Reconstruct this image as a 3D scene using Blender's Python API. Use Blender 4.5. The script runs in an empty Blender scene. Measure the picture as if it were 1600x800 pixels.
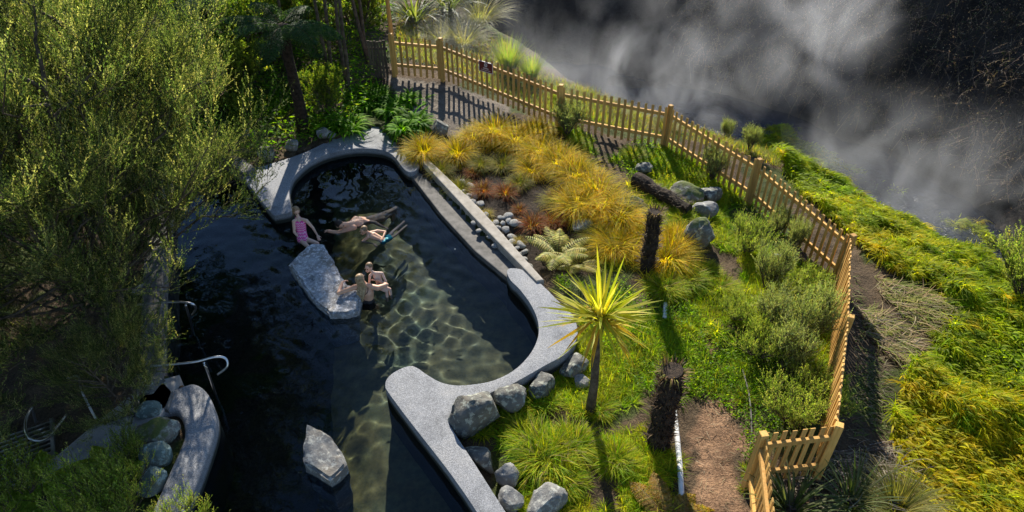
import bpy, bmesh, math, random
import numpy as np
from mathutils import Vector, noise as mnoise
R = math.radians
rng = np.random.default_rng(7)
random.seed(7)
sc = bpy.context.scene
COL = sc.collection
# ------------------------------------------------------------------ camera, sky, sun, exposure
F_PX, PITCH, CAM_H = 1100.0, R(38.0), 8.8
cam_d = bpy.data.cameras.new('camera'); cam = bpy.data.objects.new('camera', cam_d); COL.objects.link(cam)
cam_d.sensor_width = 36.0; cam_d.lens = 36.0*F_PX/1600.0; cam_d.clip_start = 0.1; cam_d.clip_end = 800
cam.location = (0, 0, CAM_H); cam.rotation_euler = (R(90)-PITCH, 0, 0)
sc.camera = cam
SUN_EL, SUN_AZ = R(31.0), R(-4.0)          # azimuth measured from +Y, negative = to the left
world = bpy.data.worlds.new('World'); sc.world = world; world.use_nodes = True
wn = world.node_tree.nodes; wl = world.node_tree.links
sky = wn.new('ShaderNodeTexSky'); sky.sky_type = 'NISHITA'; sky.sun_disc = False
sky.sun_elevation = SUN_EL; sky.sun_rotation = SUN_AZ; sky.air_density = 1.0; sky.dust_density = 0.1; sky.ozone_density = 3.0
bg = wn['Background']; bg.inputs['Strength'].default_value = 0.09
wl.new(sky.outputs[0], bg.inputs['Color'])
sun_d = bpy.data.lights.new('sun', 'SUN'); sun_d.energy = 5.0; sun_d.angle = R(0.53); sun_d.color = (1.0, 0.93, 0.80)
sun = bpy.data.objects.new('sun', sun_d); COL.objects.link(sun)
sdir = Vector((math.sin(SUN_AZ)*math.cos(SUN_EL), math.cos(SUN_AZ)*math.cos(SUN_EL), math.sin(SUN_EL)))
sun.rotation_euler = (-sdir).to_track_quat('-Z', 'Y').to_euler(); sun.location = sdir*60
vs = sc.view_settings
vs.view_transform = 'Standard'; vs.look = 'None'; vs.gamma = 1.0; vs.use_curve_mapping = False; vs.exposure = 1.12
cy = sc.cycles
cy.use_denoising = True
cy.max_bounces = 8; cy.diffuse_bounces = 3; cy.glossy_bounces = 3; cy.transmission_bounces = 6; cy.transparent_max_bounces = 12; cy.volume_bounces = 1
cy.volume_step_rate = 1.6; cy.volume_max_steps = 48
cy.sample_clamp_indirect = 4.0; cy.sample_clamp_direct = 5.0
# ------------------------------------------------------------------ photo pixel -> point at height z
cp, sp = math.cos(PITCH), math.sin(PITCH)
def P(px, py, z=0.0):
    a = (px-800.0)/F_PX; b = (400.0-py)/F_PX
    d = (a, cp+b*sp, -sp+b*cp)
    t = (z-CAM_H)/d[2]
    return Vector((d[0]*t, d[1]*t, z))
def Pn(px, py, z):
    a = (px-800.0)/F_PX; b = (400.0-py)/F_PX
    t = (z-CAM_H)/(-sp+b*cp)
    return a*t, (cp+b*sp)*t
def Py(px, py, y):
    a = (px-800.0)/F_PX; b = (400.0-py)/F_PX
    t = y/(cp+b*sp)
    return Vector((a*t, y, CAM_H+(-sp+b*cp)*t))
# ------------------------------------------------------------------ terrain height
CPTS = [(700,300,.1),(850,430,.05),(900,560,-.05),(800,640,-.05),(860,760,-.05),(590,170,.25),(420,225,.2),(700,170,.4),(615,118,.5),
 (692,132,.5),(780,300,.2),(900,290,.28),(950,350,.2),(880,205,.2),(1050,240,-.1),(1173,320,-.3),(1305,445,-.3),(1300,600,-.1),(1285,740,0),
 (1170,760,0),(1000,420,.1),(1100,500,0),(1030,680,-.05),(1120,650,-.05),(1200,215,-.75),(1350,290,-.7),(1500,380,-.8),(1450,500,-.35),
 (1500,600,-.4),(1580,750,-.45),(1400,650,-.2),(100,200,.2),(100,500,.2),(100,760,.2),(400,100,.4),(500,50,.5),(750,60,-.1),(850,150,-.3),
 (1000,180,-.55),(300,0,.4),(0,0,.3),(640,20,.2)]
CW = np.array([(*Pn(a,b,c),c) for a,b,c in CPTS])
LIP = np.array([Pn(a,b,-.5) for a,b in [(300,-330),(560,-60),(690,10),(790,62),(860,112),(940,146),(1050,180),(1180,205),(1300,262),(1420,315),(1530,368),(1585,430),(1650,490),(1900,560)]])
WALLB = np.array([(-60,40),(-10,36),(4,33),(11,28.5),(15,23.5),(16.6,19),(19,13),(26,2)], float)
def sdist(X, Y, L):
    """signed distance to a polyline, positive on its left/far side"""
    best = np.full(X.shape, 1e9); sg = np.ones(X.shape)
    for (x0,y0),(x1,y1) in zip(L[:-1], L[1:]):
        dx, dy = x1-x0, y1-y0; l2 = dx*dx+dy*dy
        t = np.clip(((X-x0)*dx+(Y-y0)*dy)/l2, 0, 1)
        d = np.hypot(X-x0-t*dx, Y-y0-t*dy); s = np.sign(dx*(Y-y0)-dy*(X-x0))
        m = d < best-1e-9
        best = np.where(m, d, best); sg = np.where(m, s, sg)
    return best*sg
def smooth(a, b, x):
    t = np.clip((x-a)/(b-a), 0, 1); return t*t*(3-2*t)
def fbm(X, Y, s, seed=0):
    """cheap smooth pseudo noise from rotated sines, about -1..1"""
    r = np.random.default_rng(seed); out = 0; amp = 1.0; tot = 0
    for o in range(4):
        for k in range(3):
            a = r.uniform(0, 6.28); ph = r.uniform(0, 6.28, 2); f = s*(2**o)*r.uniform(.7, 1.3)
            u = (X*np.cos(a)+Y*np.sin(a))*f; v = (-X*np.sin(a)+Y*np.cos(a))*f*.8
            out = out+amp*np.sin(u+ph[0]+1.3*np.sin(v+ph[1])); tot += amp
        amp *= .5
    return out/tot*1.8
def inpoly(X, Y, poly):
    c = np.zeros(X.shape, bool); n = len(poly)
    for i in range(n):
        x0,y0 = poly[i][0],poly[i][1]; x1,y1 = poly[(i+1)%n][0],poly[(i+1)%n][1]
        if y0 == y1: continue
        m = ((y0 > Y) != (y1 > Y)) & (X < (x1-x0)*(Y-y0)/(y1-y0)+x0)
        c ^= m
    return c
POOL_PX = [(330,240),(400,275),(470,245),(590,205),(645,262),(700,318),(820,440),(872,500),(868,530),(820,580),(750,612),(680,628),(700,668),(800,840),
 (275,840),(290,740),(308,690),(316,642),(300,610),(270,600),(258,578),(246,500),(250,400),(262,320),(290,258)]
POOL = np.array([Pn(a,b,0.1) for a,b in POOL_PX])
def ground_h(X, Y, pool=False):
    X = np.asarray(X, float); Y = np.asarray(Y, float)
    w = 0; s = 0
    for x,y,z in CW:
        k = 1.0/((X-x)**2+(Y-y)**2+.35)**1.6
        w = w+k; s = s+k*z
    zn = s/w + .05*fbm(X, Y, 1.1, 3)+.012*fbm(X, Y, 6, 5)
    zn = zn + .04*np.clip(fbm(X, Y, 8, 6), -.6, 1)+.02*fbm(X, Y, 20, 16)
    dl = sdist(X, Y, LIP)
    zn = zn - np.clip(dl+1.2, 0, 1.2)**2*.25
    f = smooth(0, 3.4, dl)
    z = zn*(1-f)+(-5.3+.25*fbm(X, Y, .7, 9))*f
    dw = sdist(X, Y, WALLB)
    z = z + np.clip(dw*1.15, 0, 8.6)*(1+.12*fbm(X, Y, .9, 11)) + np.where(dw > 0, .35*fbm(X, Y, 1.8, 12), 0)*f  # far wall continues up unseen, its height chosen to shadow the gully floor
    if pool:
        z = np.where(inpoly(X, Y, POOL), -1.45, z)
    return z
def G(px, py):
    z = 0.0
    for _ in range(9):
        x, y = Pn(px, py, z); z = .5*z+.5*float(ground_h(x, y))
    x, y = Pn(px, py, z)
    return Vector((x, y, float(ground_h(x, y))))
def Gpoly(pts):
    return np.array([tuple(G(a, b))[:2] for a, b in pts])
# ------------------------------------------------------------------ materials
def mat(name, rough=.8, spec=.3):
    m = bpy.data.materials.new(name); m.use_nodes = True
    b = m.node_tree.nodes['Principled BSDF']; b.inputs['Roughness'].default_value = rough
    b.inputs['Specular IOR Level'].default_value = spec
    return m, m.node_tree.nodes, m.node_tree.links, b
def nd(N, t, **kw):
    n = N.new(t)
    for k, v in kw.items():
        if k in n.inputs.keys() if isinstance(k, str) else False: n.inputs[k].default_value = v
        else: setattr(n, k, v)
    return n
def ramp(N, L, src, stops):
    r = N.new('ShaderNodeValToRGB'); e = r.color_ramp.elements
    while len(e) < len(stops): e.new(.5)
    for el, (p, c) in zip(e, stops): el.position = p; el.color = (*c, 1) if len(c) == 3 else c
    L.new(src, r.inputs[0]); return r.outputs[0]
def tex(N, L, kind='noise', scale=5, detail=6, rough=.6, coord='Object', vec=None):
    if vec is None:
        tc = N.new('ShaderNodeTexCoord'); vec = tc.outputs[coord]
    if kind == 'noise':
        n = N.new('ShaderNodeTexNoise'); n.inputs['Scale'].default_value = scale; n.inputs['Detail'].default_value = detail; n.inputs['Roughness'].default_value = rough
        L.new(vec, n.inputs['Vector']); return n.outputs['Fac']
    n = N.new('ShaderNodeTexVoronoi'); n.inputs['Scale'].default_value = scale; L.new(vec, n.inputs['Vector']); return n.outputs['Distance']
def mixc(N, L, f, a, b, mode='MIX'):
    m = N.new('ShaderNodeMix'); m.data_type = 'RGBA'; m.blend_type = mode
    for s, v in ((m.inputs['Factor'], f), (m.inputs[6], a), (m.inputs[7], b)):
        if isinstance(v, (int, float)): s.default_value = v
        elif isinstance(v, tuple): s.default_value = (*v, 1)
        else: L.new(v, s)
    return m.outputs[2]
def bump(N, L, b, src, strength=.5, dist=.02):
    n = N.new('ShaderNodeBump'); n.inputs['Strength'].default_value = strength; n.inputs['Distance'].default_value = dist
    L.new(src, n.inputs['Height']); L.new(n.outputs[0], b.inputs['Normal'])
def noisy(name, c0, c1, scale=6, rough=.8, bstr=.4, bdist=.01, c2=None, spec=.3, detail=8, stops=(.35,.65)):
    m, N, L, b = mat(name, rough, spec)
    t = tex(N, L, scale=scale, detail=detail)
    st = [(stops[0], c0), (stops[1], c1)] + ([(.8, c2)] if c2 else [])
    L.new(ramp(N, L, t, st), b.inputs['Base Color'])
    if bstr: bump(N, L, b, tex(N, L, scale=scale*4, detail=6), bstr, bdist)
    return m
def attr_foliage(name, trans=.5, rough=.5, spec=.35, boost=(1.25, 1.2, .55)):
    m, N, L, b = mat(name, rough, spec)
    a = N.new('ShaderNodeAttribute'); a.attribute_name = 'tint'
    t = tex(N, L, scale=2.5, detail=3, coord='Object')
    c = mixc(N, L, 1.0, a.outputs['Color'], ramp(N, L, t, [(.3, (.75,.78,.8)), (.7, (1.18,1.12,1.0))]), 'MULTIPLY')
    L.new(c, b.inputs['Base Color'])
    tr = N.new('ShaderNodeBsdfTranslucent')
    L.new(mixc(N, L, 1.0, c, boost, 'MULTIPLY'), tr.inputs['Color'])
    mx = N.new('ShaderNodeMixShader'); mx.inputs[0].default_value = trans
    L.new(b.outputs[0], mx.inputs[1]); L.new(tr.outputs[0], mx.inputs[2])
    L.new(mx.outputs[0], N['Material Output'].inputs['Surface'])
    return m
M = {}
M['grass'] = attr_foliage('grass_blades', .6, .6, .12, (2.1, 2.0, .3))
M['leaf'] = attr_foliage('leaves', .5, .55, .14, (1.9, 1.85, .5))
M['needle'] = attr_foliage('fine_leaves', .5, .6, .12, (1.7, 1.7, .8))
M['lily'] = attr_foliage('strap_leaves', .5, .65, .06, (1.9, 2.1, .4))
M['dry'] = attr_foliage('dry_leaves', .35, .7, .2, (1.2, 1.1, .8))
M['bark'] = noisy('bark', (.035,.026,.018), (.13,.10,.07), 9, .9, .7, .015)
M['fernbark'] = noisy('fern_bark', (.012,.008,.006), (.06,.04,.026), 14, .95, 1.0, .03)
M['water'] = None
# concrete with exposed aggregate
def aggregate(name, base, dark, pale):
    m, N, L, b = mat(name, .8, .15)
    v = tex(N, L, 'vor', 55)
    n1 = tex(N, L, scale=75, detail=2)
    n2 = tex(N, L, scale=1.6, detail=9, rough=.7)
    c = ramp(N, L, n1, [(.38, dark), (.5, base), (.62, pale)])
    c = mixc(N, L, 1.0, c, ramp(N, L, n2, [(.32, (.58,.58,.58)), (.5, (1,1,1)), (.72, (1.18,1.14,1.08))]), 'MULTIPLY')
    ge = N.new('ShaderNodeNewGeometry'); sz = N.new('ShaderNodeSeparateXYZ'); L.new(ge.outputs['Position'], sz.inputs[0])
    wv = N.new('ShaderNodeMath'); wv.operation = 'MULTIPLY_ADD'; L.new(n2, wv.inputs[0]); wv.inputs[1].default_value = -.12; L.new(sz.outputs['Z'], wv.inputs[2])
    c = mixc(N, L, ramp(N, L, wv.outputs[0], [(.0, (1,1,1)), (.07, (0,0,0))]), c, (.035,.037,.03))
    L.new(c, b.inputs['Base Color'])
    bump(N, L, b, v, .6, .006)
    return m
M['aggregate'] = aggregate('exposed_aggregate', (.22,.225,.24), (.155,.16,.17), (.30,.305,.32))
M['concrete'] = noisy('pale_concrete', (.26,.235,.2), (.38,.345,.3), 7, .9, .3, .004, spec=.1)
M['ledge'] = noisy('wet_ledge_concrete', (.075,.072,.068), (.16,.15,.14), 5, .75, .4, .006, spec=.12)
M['paving'] = noisy('paving', (.2,.19,.18), (.36,.34,.32), 4, .7, .3, .004)
def rockmat(name, a, b_, lich, moss=None, sc_=3.0):
    m, N, L, b = mat(name, .85, .25)
    c = ramp(N, L, tex(N, L, scale=sc_, detail=10, rough=.65), [(.3, a), (.62, b_)])
    c = mixc(N, L, ramp(N, L, tex(N, L, scale=sc_*.7, detail=4), [(.45, (0,0,0)), (.65, (.6,.6,.6))]), c, (.16,.125,.08))
    l = ramp(N, L, tex(N, L, scale=sc_*3.2, detail=5, rough=.7), [(.52, (0,0,0)), (.6, (1,1,1))])
    c = mixc(N, L, l, c, lich)
    if moss:
        g = N.new('ShaderNodeNewGeometry'); s = N.new('ShaderNodeSeparateXYZ'); L.new(g.outputs['Normal'], s.inputs[0])
        mul = N.new('ShaderNodeMath'); mul.operation = 'MULTIPLY'; L.new(s.outputs['Z'], mul.inputs[0]); L.new(tex(N, L, scale=4, detail=6), mul.inputs[1])
        c = mixc(N, L, ramp(N, L, mul.outputs[0], [(.33, (0,0,0)), (.45, (1,1,1))]), c, moss)
    L.new(c, b.inputs['Base Color']); bump(N, L, b, tex(N, L, scale=sc_*5, detail=10, rough=.7), .8, .03)
    return m
M['rock'] = rockmat('lichen_rock', (.05,.05,.046), (.15,.15,.14), (.30,.31,.26))
M['rockmoss'] = rockmat('mossy_rock', (.07,.07,.06), (.2,.19,.17), (.33,.34,.28), (.09,.11,.03))
M['rockgreen'] = rockmat('green_rock', (.06,.09,.085), (.16,.22,.2), (.3,.38,.35))
M['slab'] = rockmat('blue_grey_slab', (.17,.175,.19), (.42,.43,.45), (.6,.6,.62), None, 5)
M['greyrock'] = rockmat('plain_grey_rock', (.11,.11,.11), (.23,.23,.225), (.34,.34,.31))
M['pebble'] = rockmat('river_pebble', (.12,.12,.12), (.32,.32,.31), (.42,.42,.4))
M['clod'] = noisy('soil_clod', (.14,.085,.05), (.26,.165,.10), 12, .95, .6, .01)
def woodmat(name, a, b_, rough=.7):
    m, N, L, b = mat(name, rough, .25)
    tc = N.new('ShaderNodeTexCoord'); mp = N.new('ShaderNodeMapping'); mp.inputs['Scale'].default_value = (18, 18, 1.4)
    L.new(tc.outputs['Object'], mp.inputs[0])
    t = tex(N, L, scale=2.0, detail=8, vec=mp.outputs[0])
    oi = N.new('ShaderNodeObjectInfo')
    c = ramp(N, L, t, [(.3, a), (.7, b_)])
    c = mixc(N, L, 1.0, c, ramp(N, L, oi.outputs['Random'], [(0, (.72,.66,.62)), (1, (1.18,1.14,1.05))]), 'MULTIPLY')
    L.new(c, b.inputs['Base Color']); bump(N, L, b, t, .25, .003)
    return m
M['pine'] = woodmat('treated_pine', (.42,.235,.06), (.64,.40,.13))
M['oldwood'] = woodmat('weathered_timber', (.05,.04,.03), (.13,.105,.08), .9)
m, N, L, b = mat('stainless_steel', .28, .5); b.inputs['Metallic'].default_value = 1.0
L.new(ramp(N, L, tex(N, L, scale=20), [(.3, (.45,.46,.48)), (.7, (.62,.63,.65))]), b.inputs['Base Color']); M['steel'] = m
M['plastic'] = noisy('white_pipe_plastic', (.5,.51,.5), (.66,.66,.64), 5, .45, .1, .002)
M['black'] = noisy('black_fabric', (.01,.01,.012), (.025,.025,.03), 20, .6, .1, .002)
M['blackrubber'] = noisy('black_hose', (.015,.015,.015), (.04,.04,.04), 20, .5, .1, .002)
# ------------------------------------------------------------------ mesh helpers
def link(o, parent=None):
    COL.objects.link(o)
    if parent is not None: o.parent = parent
    return o
def obj_np(name, V, Fq, material, parent=None, tint=None, smooth_=False):
    me = bpy.data.meshes.new(name); V = np.asarray(V, np.float32); Fq = np.asarray(Fq, np.int32)
    k = Fq.shape[1]
    me.vertices.add(len(V)); me.vertices.foreach_set('co', V.ravel())
    me.loops.add(Fq.size); me.loops.foreach_set('vertex_index', Fq.ravel())
    me.polygons.add(len(Fq)); me.polygons.foreach_set('loop_start', np.arange(0, Fq.size, k, dtype=np.int32))
    me.polygons.foreach_set('loop_total', np.full(len(Fq), k, np.int32))
    if smooth_: me.polygons.foreach_set('use_smooth', np.ones(len(Fq), bool))
    me.update(calc_edges=True)
    if tint is not None:
        a = me.color_attributes.new('tint', 'FLOAT_COLOR', 'POINT')
        c = np.ones((len(V), 4), np.float32); c[:, :3] = tint; a.data.foreach_set('color', c.ravel())
    me.materials.append(material)
    return link(bpy.data.objects.new(name, me), parent)
def obj_bm(name, bm, material, parent=None, smooth_=False):
    me = bpy.data.meshes.new(name); bmesh.ops.recalc_face_normals(bm, faces=bm.faces); bm.to_mesh(me); bm.free()
    if smooth_:
        for p in me.polygons: p.use_smooth = True
    me.materials.append(material)
    return link(bpy.data.objects.new(name, me), parent)
def tag(o, label=None, cat=None, group=None, kind=None):
    if label: o['label'] = label
    if cat: o['category'] = cat
    if group: o['group'] = group
    if kind: o['kind'] = kind
    return o
def empty(name, loc=(0,0,0), rz=0, label=None, cat=None, group=None):
    o = bpy.data.objects.new(name, None); o.empty_display_size = .1; COL.objects.link(o)
    o.location = loc; o.rotation_euler = (0, 0, rz); return tag(o, label, cat, group)
def dup(root, loc, rz=0, s=1.0, label=None, group=None):
    r = root.copy(); COL.objects.link(r); r.location = loc; r.rotation_euler = (0, 0, rz); r.scale = (s,)*3 if isinstance(s, (int, float)) else s
    if label: r['label'] = label
    if group: r['group'] = group
    for ch in list(root.children):
        c = ch.copy(); COL.objects.link(c); c.parent = r
        for g in ch.children:
            d = g.copy(); COL.objects.link(d); d.parent = c
    return r
class Acc:
    def __init__(s): s.V = []; s.F = []; s.C = []; s.n = 0
    def add(s, V, F, C):
        s.V.append(V); s.F.append(F+s.n); s.C.append(np.broadcast_to(C, V.shape)); s.n += len(V)
    def build(s, name, material, parent=None, smooth_=False):
        return obj_np(name, np.concatenate(s.V), np.concatenate(s.F), material, parent, np.concatenate(s.C), smooth_)
def blades(base, az, el, Ln, W, droop, segs=3, prof=None, roll=None, az_curl=None):
    base = np.asarray(base, float); n = len(base)
    az, el, Ln, W, droop = [np.broadcast_to(np.asarray(q, float), (n,)) for q in (az, el, Ln, W, droop)]
    prof = prof if prof is not None else np.array([1-(k/segs)**1.6*.93 for k in range(segs+1)])
    pts = np.zeros((n, segs+1, 3)); pts[:, 0] = base; V = np.zeros((n, segs+1, 2, 3))
    a = az.copy()
    for k in range(segs+1):
        e = el-droop*(k/segs)
        if az_curl is not None: a = az+az_curl*(k/segs)
        d = np.stack([np.cos(e)*np.cos(a), np.cos(e)*np.sin(a), np.sin(e)], 1)
        if k > 0: pts[:, k] = pts[:, k-1]+d*(Ln/segs)[:, None]
        side = np.stack([-np.sin(a), np.cos(a), np.zeros(n)], 1)
        if roll is not None:
            up = np.cross(d, side); side = side*np.cos(roll)[:, None]+up*np.sin(roll)[:, None]
        V[:, k, 0] = pts[:, k]-side*(W*prof[k]/2)[:, None]; V[:, k, 1] = pts[:, k]+side*(W*prof[k]/2)[:, None]
    idx = np.arange(n*(segs+1)*2).reshape(n, segs+1, 2)
    Fq = np.stack([idx[:, :-1, 0], idx[:, :-1, 1], idx[:, 1:, 1], idx[:, 1:, 0]], -1).reshape(-1, 4)
    t = np.broadcast_to((np.arange(segs+1)/segs)[None, :, None], (n, segs+1, 2)).reshape(-1)
    bid = np.repeat(np.arange(n), (segs+1)*2)
    return V.reshape(-1, 3), Fq, t, bid, pts
def tints(n, palette, w=None, jit=.12, r=rng):
    pal = np.array(palette); i = r.choice(len(pal), n, p=w)
    return pal[i]*(1+r.normal(0, jit, (n, 1)))*(1+r.normal(0, .05, (n, 3)))
def leafquads(pos, d, Ln, W, r=rng):
    n = len(pos); rv = r.normal(size=(n, 3)); side = np.cross(d, rv); side /= np.linalg.norm(side, axis=1)[:, None]+1e-9
    Ln = np.broadcast_to(Ln, (n,))[:, None]; W = np.broadcast_to(W, (n,))[:, None]
    V = np.stack([pos, pos+d*Ln*.5+side*W/2, pos+d*Ln, pos+d*Ln*.5-side*W/2], 1).reshape(-1, 3)
    return V, np.arange(n*4).reshape(n, 4)
def norm(a): return a/(np.linalg.norm(a, axis=-1, keepdims=True)+1e-9)
def children_of(PL, m, tmin, length, spread, upb, bend, k=5, r=rng, tmax=1.0):
    """PL (n,k,3) parent polylines -> (n*m,k,3)"""
    n, kk, _ = PL.shape
    t = tmin+(tmax-tmin)*(np.arange(m)[None, :]+r.uniform(0, 1, (n, m)))/m
    f = t*(kk-1); i = np.clip(f.astype(int), 0, kk-2); fr = (f-i)[..., None]
    ni = np.arange(n)[:, None]
    a = PL[ni, i]; b = PL[ni, i+1]; s = a*(1-fr)+b*fr; tan = norm(b-a)
    rv = r.normal(size=(n, m, 3)); side = norm(np.cross(tan, rv))
    ang = np.radians(spread)*r.uniform(.6, 1.25, (n, m, 1))
    d = tan*np.cos(ang)+side*np.sin(ang); d[..., 2] += upb; d = norm(d)
    Ln = (length(t) if callable(length) else length)*r.uniform(.6, 1.2, (n, m))
    u = np.linspace(0, 1, k)
    pl = s[:, :, None, :]+d[:, :, None, :]*(Ln[..., None]*u)[..., None]
    pl[..., 2] += bend*Ln[..., None]*u**2
    wob = r.normal(0, .05, (n, m, k, 3))*Ln[..., None, None]*u[None, None, :, None]
    return (pl+wob).reshape(n*m, k, 3), t.reshape(-1)
def tubes(PL, r0, r1, sides=5):
    n, k, _ = PL.shape
    tan = norm(np.gradient(PL, axis=1)); ref = np.where(np.abs(tan[..., 2:3]) > .9, np.array([1., 0, 0]), np.array([0, 0, 1.]))
    s = norm(np.cross(tan, ref)); u = np.cross(s, tan)
    rad = np.broadcast_to(r0, (n,))[:, None]*(1-np.linspace(0, 1, k))+np.broadcast_to(r1, (n,))[:, None]*np.linspace(0, 1, k)
    an = np.arange(sides)*2*np.pi/sides
    V = PL[:, :, None]+rad[:, :, None, None]*(s[:, :, None]*np.cos(an)[None, None, :, None]+u[:, :, None]*np.sin(an)[None, None, :, None])
    idx = np.arange(n*k*sides).reshape(n, k, sides); nx = np.roll(idx, -1, 2)
    Fq = np.stack([idx[:, :-1], nx[:, :-1], nx[:, 1:], idx[:, 1:]], -1).reshape(-1, 4)
    return V.reshape(-1, 3), Fq
def tube_path(pts, rad, sides=10, closed_ends=True):
    bm = bmesh.new(); pts = [Vector(p) for p in pts]; rings = []
    for i, p in enumerate(pts):
        t = (pts[min(i+1, len(pts)-1)]-pts[max(i-1, 0)]).normalized()
        ref = Vector((0, 0, 1)) if abs(t.z) < .9 else Vector((0, 1, 0))
        s = t.cross(ref).normalized(); u = s.cross(t)
        rr = rad[i] if isinstance(rad, (list, tuple)) else rad
        rings.append([bm.verts.new(p+(s*math.cos(a)+u*math.sin(a))*rr) for a in [k*2*math.pi/sides for k in range(sides)]])
    for a, b in zip(rings[:-1], rings[1:]):
        for k in range(sides): bm.faces.new((a[k], a[(k+1) % sides], b[(k+1) % sides], b[k]))
    if closed_ends: bm.faces.new(rings[0]); bm.faces.new(rings[-1])
    return bm
def spline(pts, n=8, closed=False):
    pts = [Vector(p) for p in pts]; out = []; N_ = len(pts)
    rngi = range(N_) if closed else range(N_-1)
    for i in rngi:
        g = lambda j: pts[j % N_] if closed else pts[max(0, min(N_-1, j))]
        p0, p1, p2, p3 = g(i-1), g(i), g(i+1), g(i+2)
        for k in range(n):
            t = k/n
            out.append(.5*((2*p1)+(p2-p0)*t+(2*p0-5*p1+4*p2-p3)*t*t+(3*p1-p0-3*p2+p3)*t**3))
    if not closed: out.append(pts[-1])
    return out
def prism(poly, zt, zb, bev=.05, seg=4):
    """flat-topped slab with a rounded top edge from world xy points"""
    bm = bmesh.new(); vs_ = [bm.verts.new((p[0], p[1], zt)) for p in poly]
    f = bm.faces.new(vs_); f.normal_update()
    if f.normal.z < 0: f.normal_flip()
    r = bmesh.ops.extrude_face_region(bm, geom=[f])
    for v in r['geom']:
        if isinstance(v, bmesh.types.BMVert): v.co.z = zb
    bm.faces.ensure_lookup_table()
    bmesh.ops.recalc_face_normals(bm, faces=bm.faces)
    te = [e for e in bm.edges if all(abs(v.co.z-zt) < 1e-5 for v in e.verts)]
    if bev: bmesh.ops.bevel(bm, geom=te, offset=bev, segments=seg, profile=.5, affect='EDGES', clamp_overlap=True)
    return bm
def box(bm, c, ax, ay, az, lx, ly, lz):
    c = Vector(c); ax = Vector(ax).normalized()*lx/2; ay = Vector(ay).normalized()*ly/2; az = Vector(az).normalized()*lz/2
    v = [bm.verts.new(c+ax*i+ay*j+az*k) for i in (-1, 1) for j in (-1, 1) for k in (-1, 1)]
    for q in ((0,1,3,2),(4,6,7,5),(0,4,5,1),(2,3,7,6),(0,2,6,4),(1,5,7,3)): bm.faces.new([v[i] for i in q])
# ------------------------------------------------------------------ setting: ground, water
PX = np.concatenate([np.linspace(-90, -16, 20), np.arange(-15, -11, .3), np.arange(-11, 11, .11), np.arange(11, 26, .25), np.linspace(27, 90, 16)])
PY = np.concatenate([np.linspace(-25, 2, 10), np.arange(3, 21, .11), np.arange(21, 45, .3), np.linspace(46, 140, 20)])
gx, gy = np.meshgrid(PX, PY); gz = ground_h(gx, gy, True)
nx_, ny_ = len(PX), len(PY); ii = np.arange(nx_*ny_).reshape(ny_, nx_)
Fg = np.stack([ii[:-1, :-1], ii[:-1, 1:], ii[1:, 1:], ii[1:, :-1]], -1).reshape(-1, 4)
DIRT = Gpoly([(1085,520),(1120,550),(1160,610),(1172,690),(1150,840),(1085,840),(1076,720),(1102,640),(1090,580)])
PATH = Gpoly([(600,115),(690,132),(800,168),(770,215),(690,215),(640,175)])
BED = Gpoly([(640,205),(700,195),(780,175),(860,200),(960,270),(1010,330),(1000,400),(900,430),(830,425),(650,262)])
dirt = np.array([.22,.135,.08]); mulch = np.array([.028,.020,.014]); gravel = np.array([.17,.145,.12]); soil = np.array([.085,.06,.036]); moss = np.array([.05,.065,.015]); rockc = np.array([.042,.035,.03])
gc = np.broadcast_to(soil, gx.shape+(3,)).copy()
nz = fbm(gx, gy, 1.6, 21)
gc = np.where((nz > .2)[..., None], moss, gc)
gc = np.where(inpoly(gx, gy, BED)[..., None], mulch, gc)
gc = np.where((inpoly(gx+.4*fbm(gx,gy,3.2,2), gy+.35*fbm(gx,gy,3.5,6), DIRT))[..., None], dirt*(1+.3*fbm(gx, gy, 3, 8)+.25*fbm(gx, gy, 9, 18))[..., None], gc)
gc = np.where(inpoly(gx, gy, PATH)[..., None], gravel*(1+.1*fbm(gx, gy, 4, 8))[..., None], gc)
gc = np.where((sdist(gx, gy, LIP) > 1.2)[..., None], rockc*(1+.4*fbm(gx, gy, 1.2, 31))[..., None], gc)
gc = np.clip(gc, .005, 1)
m, N, L, b = mat('ground_earth', .92, .2)
a = N.new('ShaderNodeAttribute'); a.attribute_name = 'tint'
t1 = tex(N, L, scale=1.3, detail=12, rough=.7); t2 = tex(N, L, scale=28, detail=5, rough=.7)
c = mixc(N, L, 1.0, a.outputs['Color'], ramp(N, L, t1, [(.3, (.55,.55,.55)), (.7, (1.5,1.45,1.4))]), 'MULTIPLY')
c = mixc(N, L, 1.0, c, ramp(N, L, t2, [(.35, (.6,.6,.6)), (.62, (1.35,1.35,1.35))]), 'MULTIPLY')
L.new(c, b.inputs['Base Color'])
ad = N.new('ShaderNodeMath'); ad.operation = 'ADD'; L.new(t1, ad.inputs[0]); mu = N.new('ShaderNodeMath'); mu.operation = 'MULTIPLY'; mu.inputs[1].default_value = .25; L.new(t2, mu.inputs[0]); L.new(mu.outputs[0], ad.inputs[1])
bump(N, L, b, ad.outputs[0], 1.0, .22)
M['ground'] = m
gr = obj_np('ground', np.stack([gx, gy, gz], -1).reshape(-1, 3), Fg, M['ground'], None, gc.reshape(-1, 3), True)
tag(gr, kind='structure')
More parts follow.
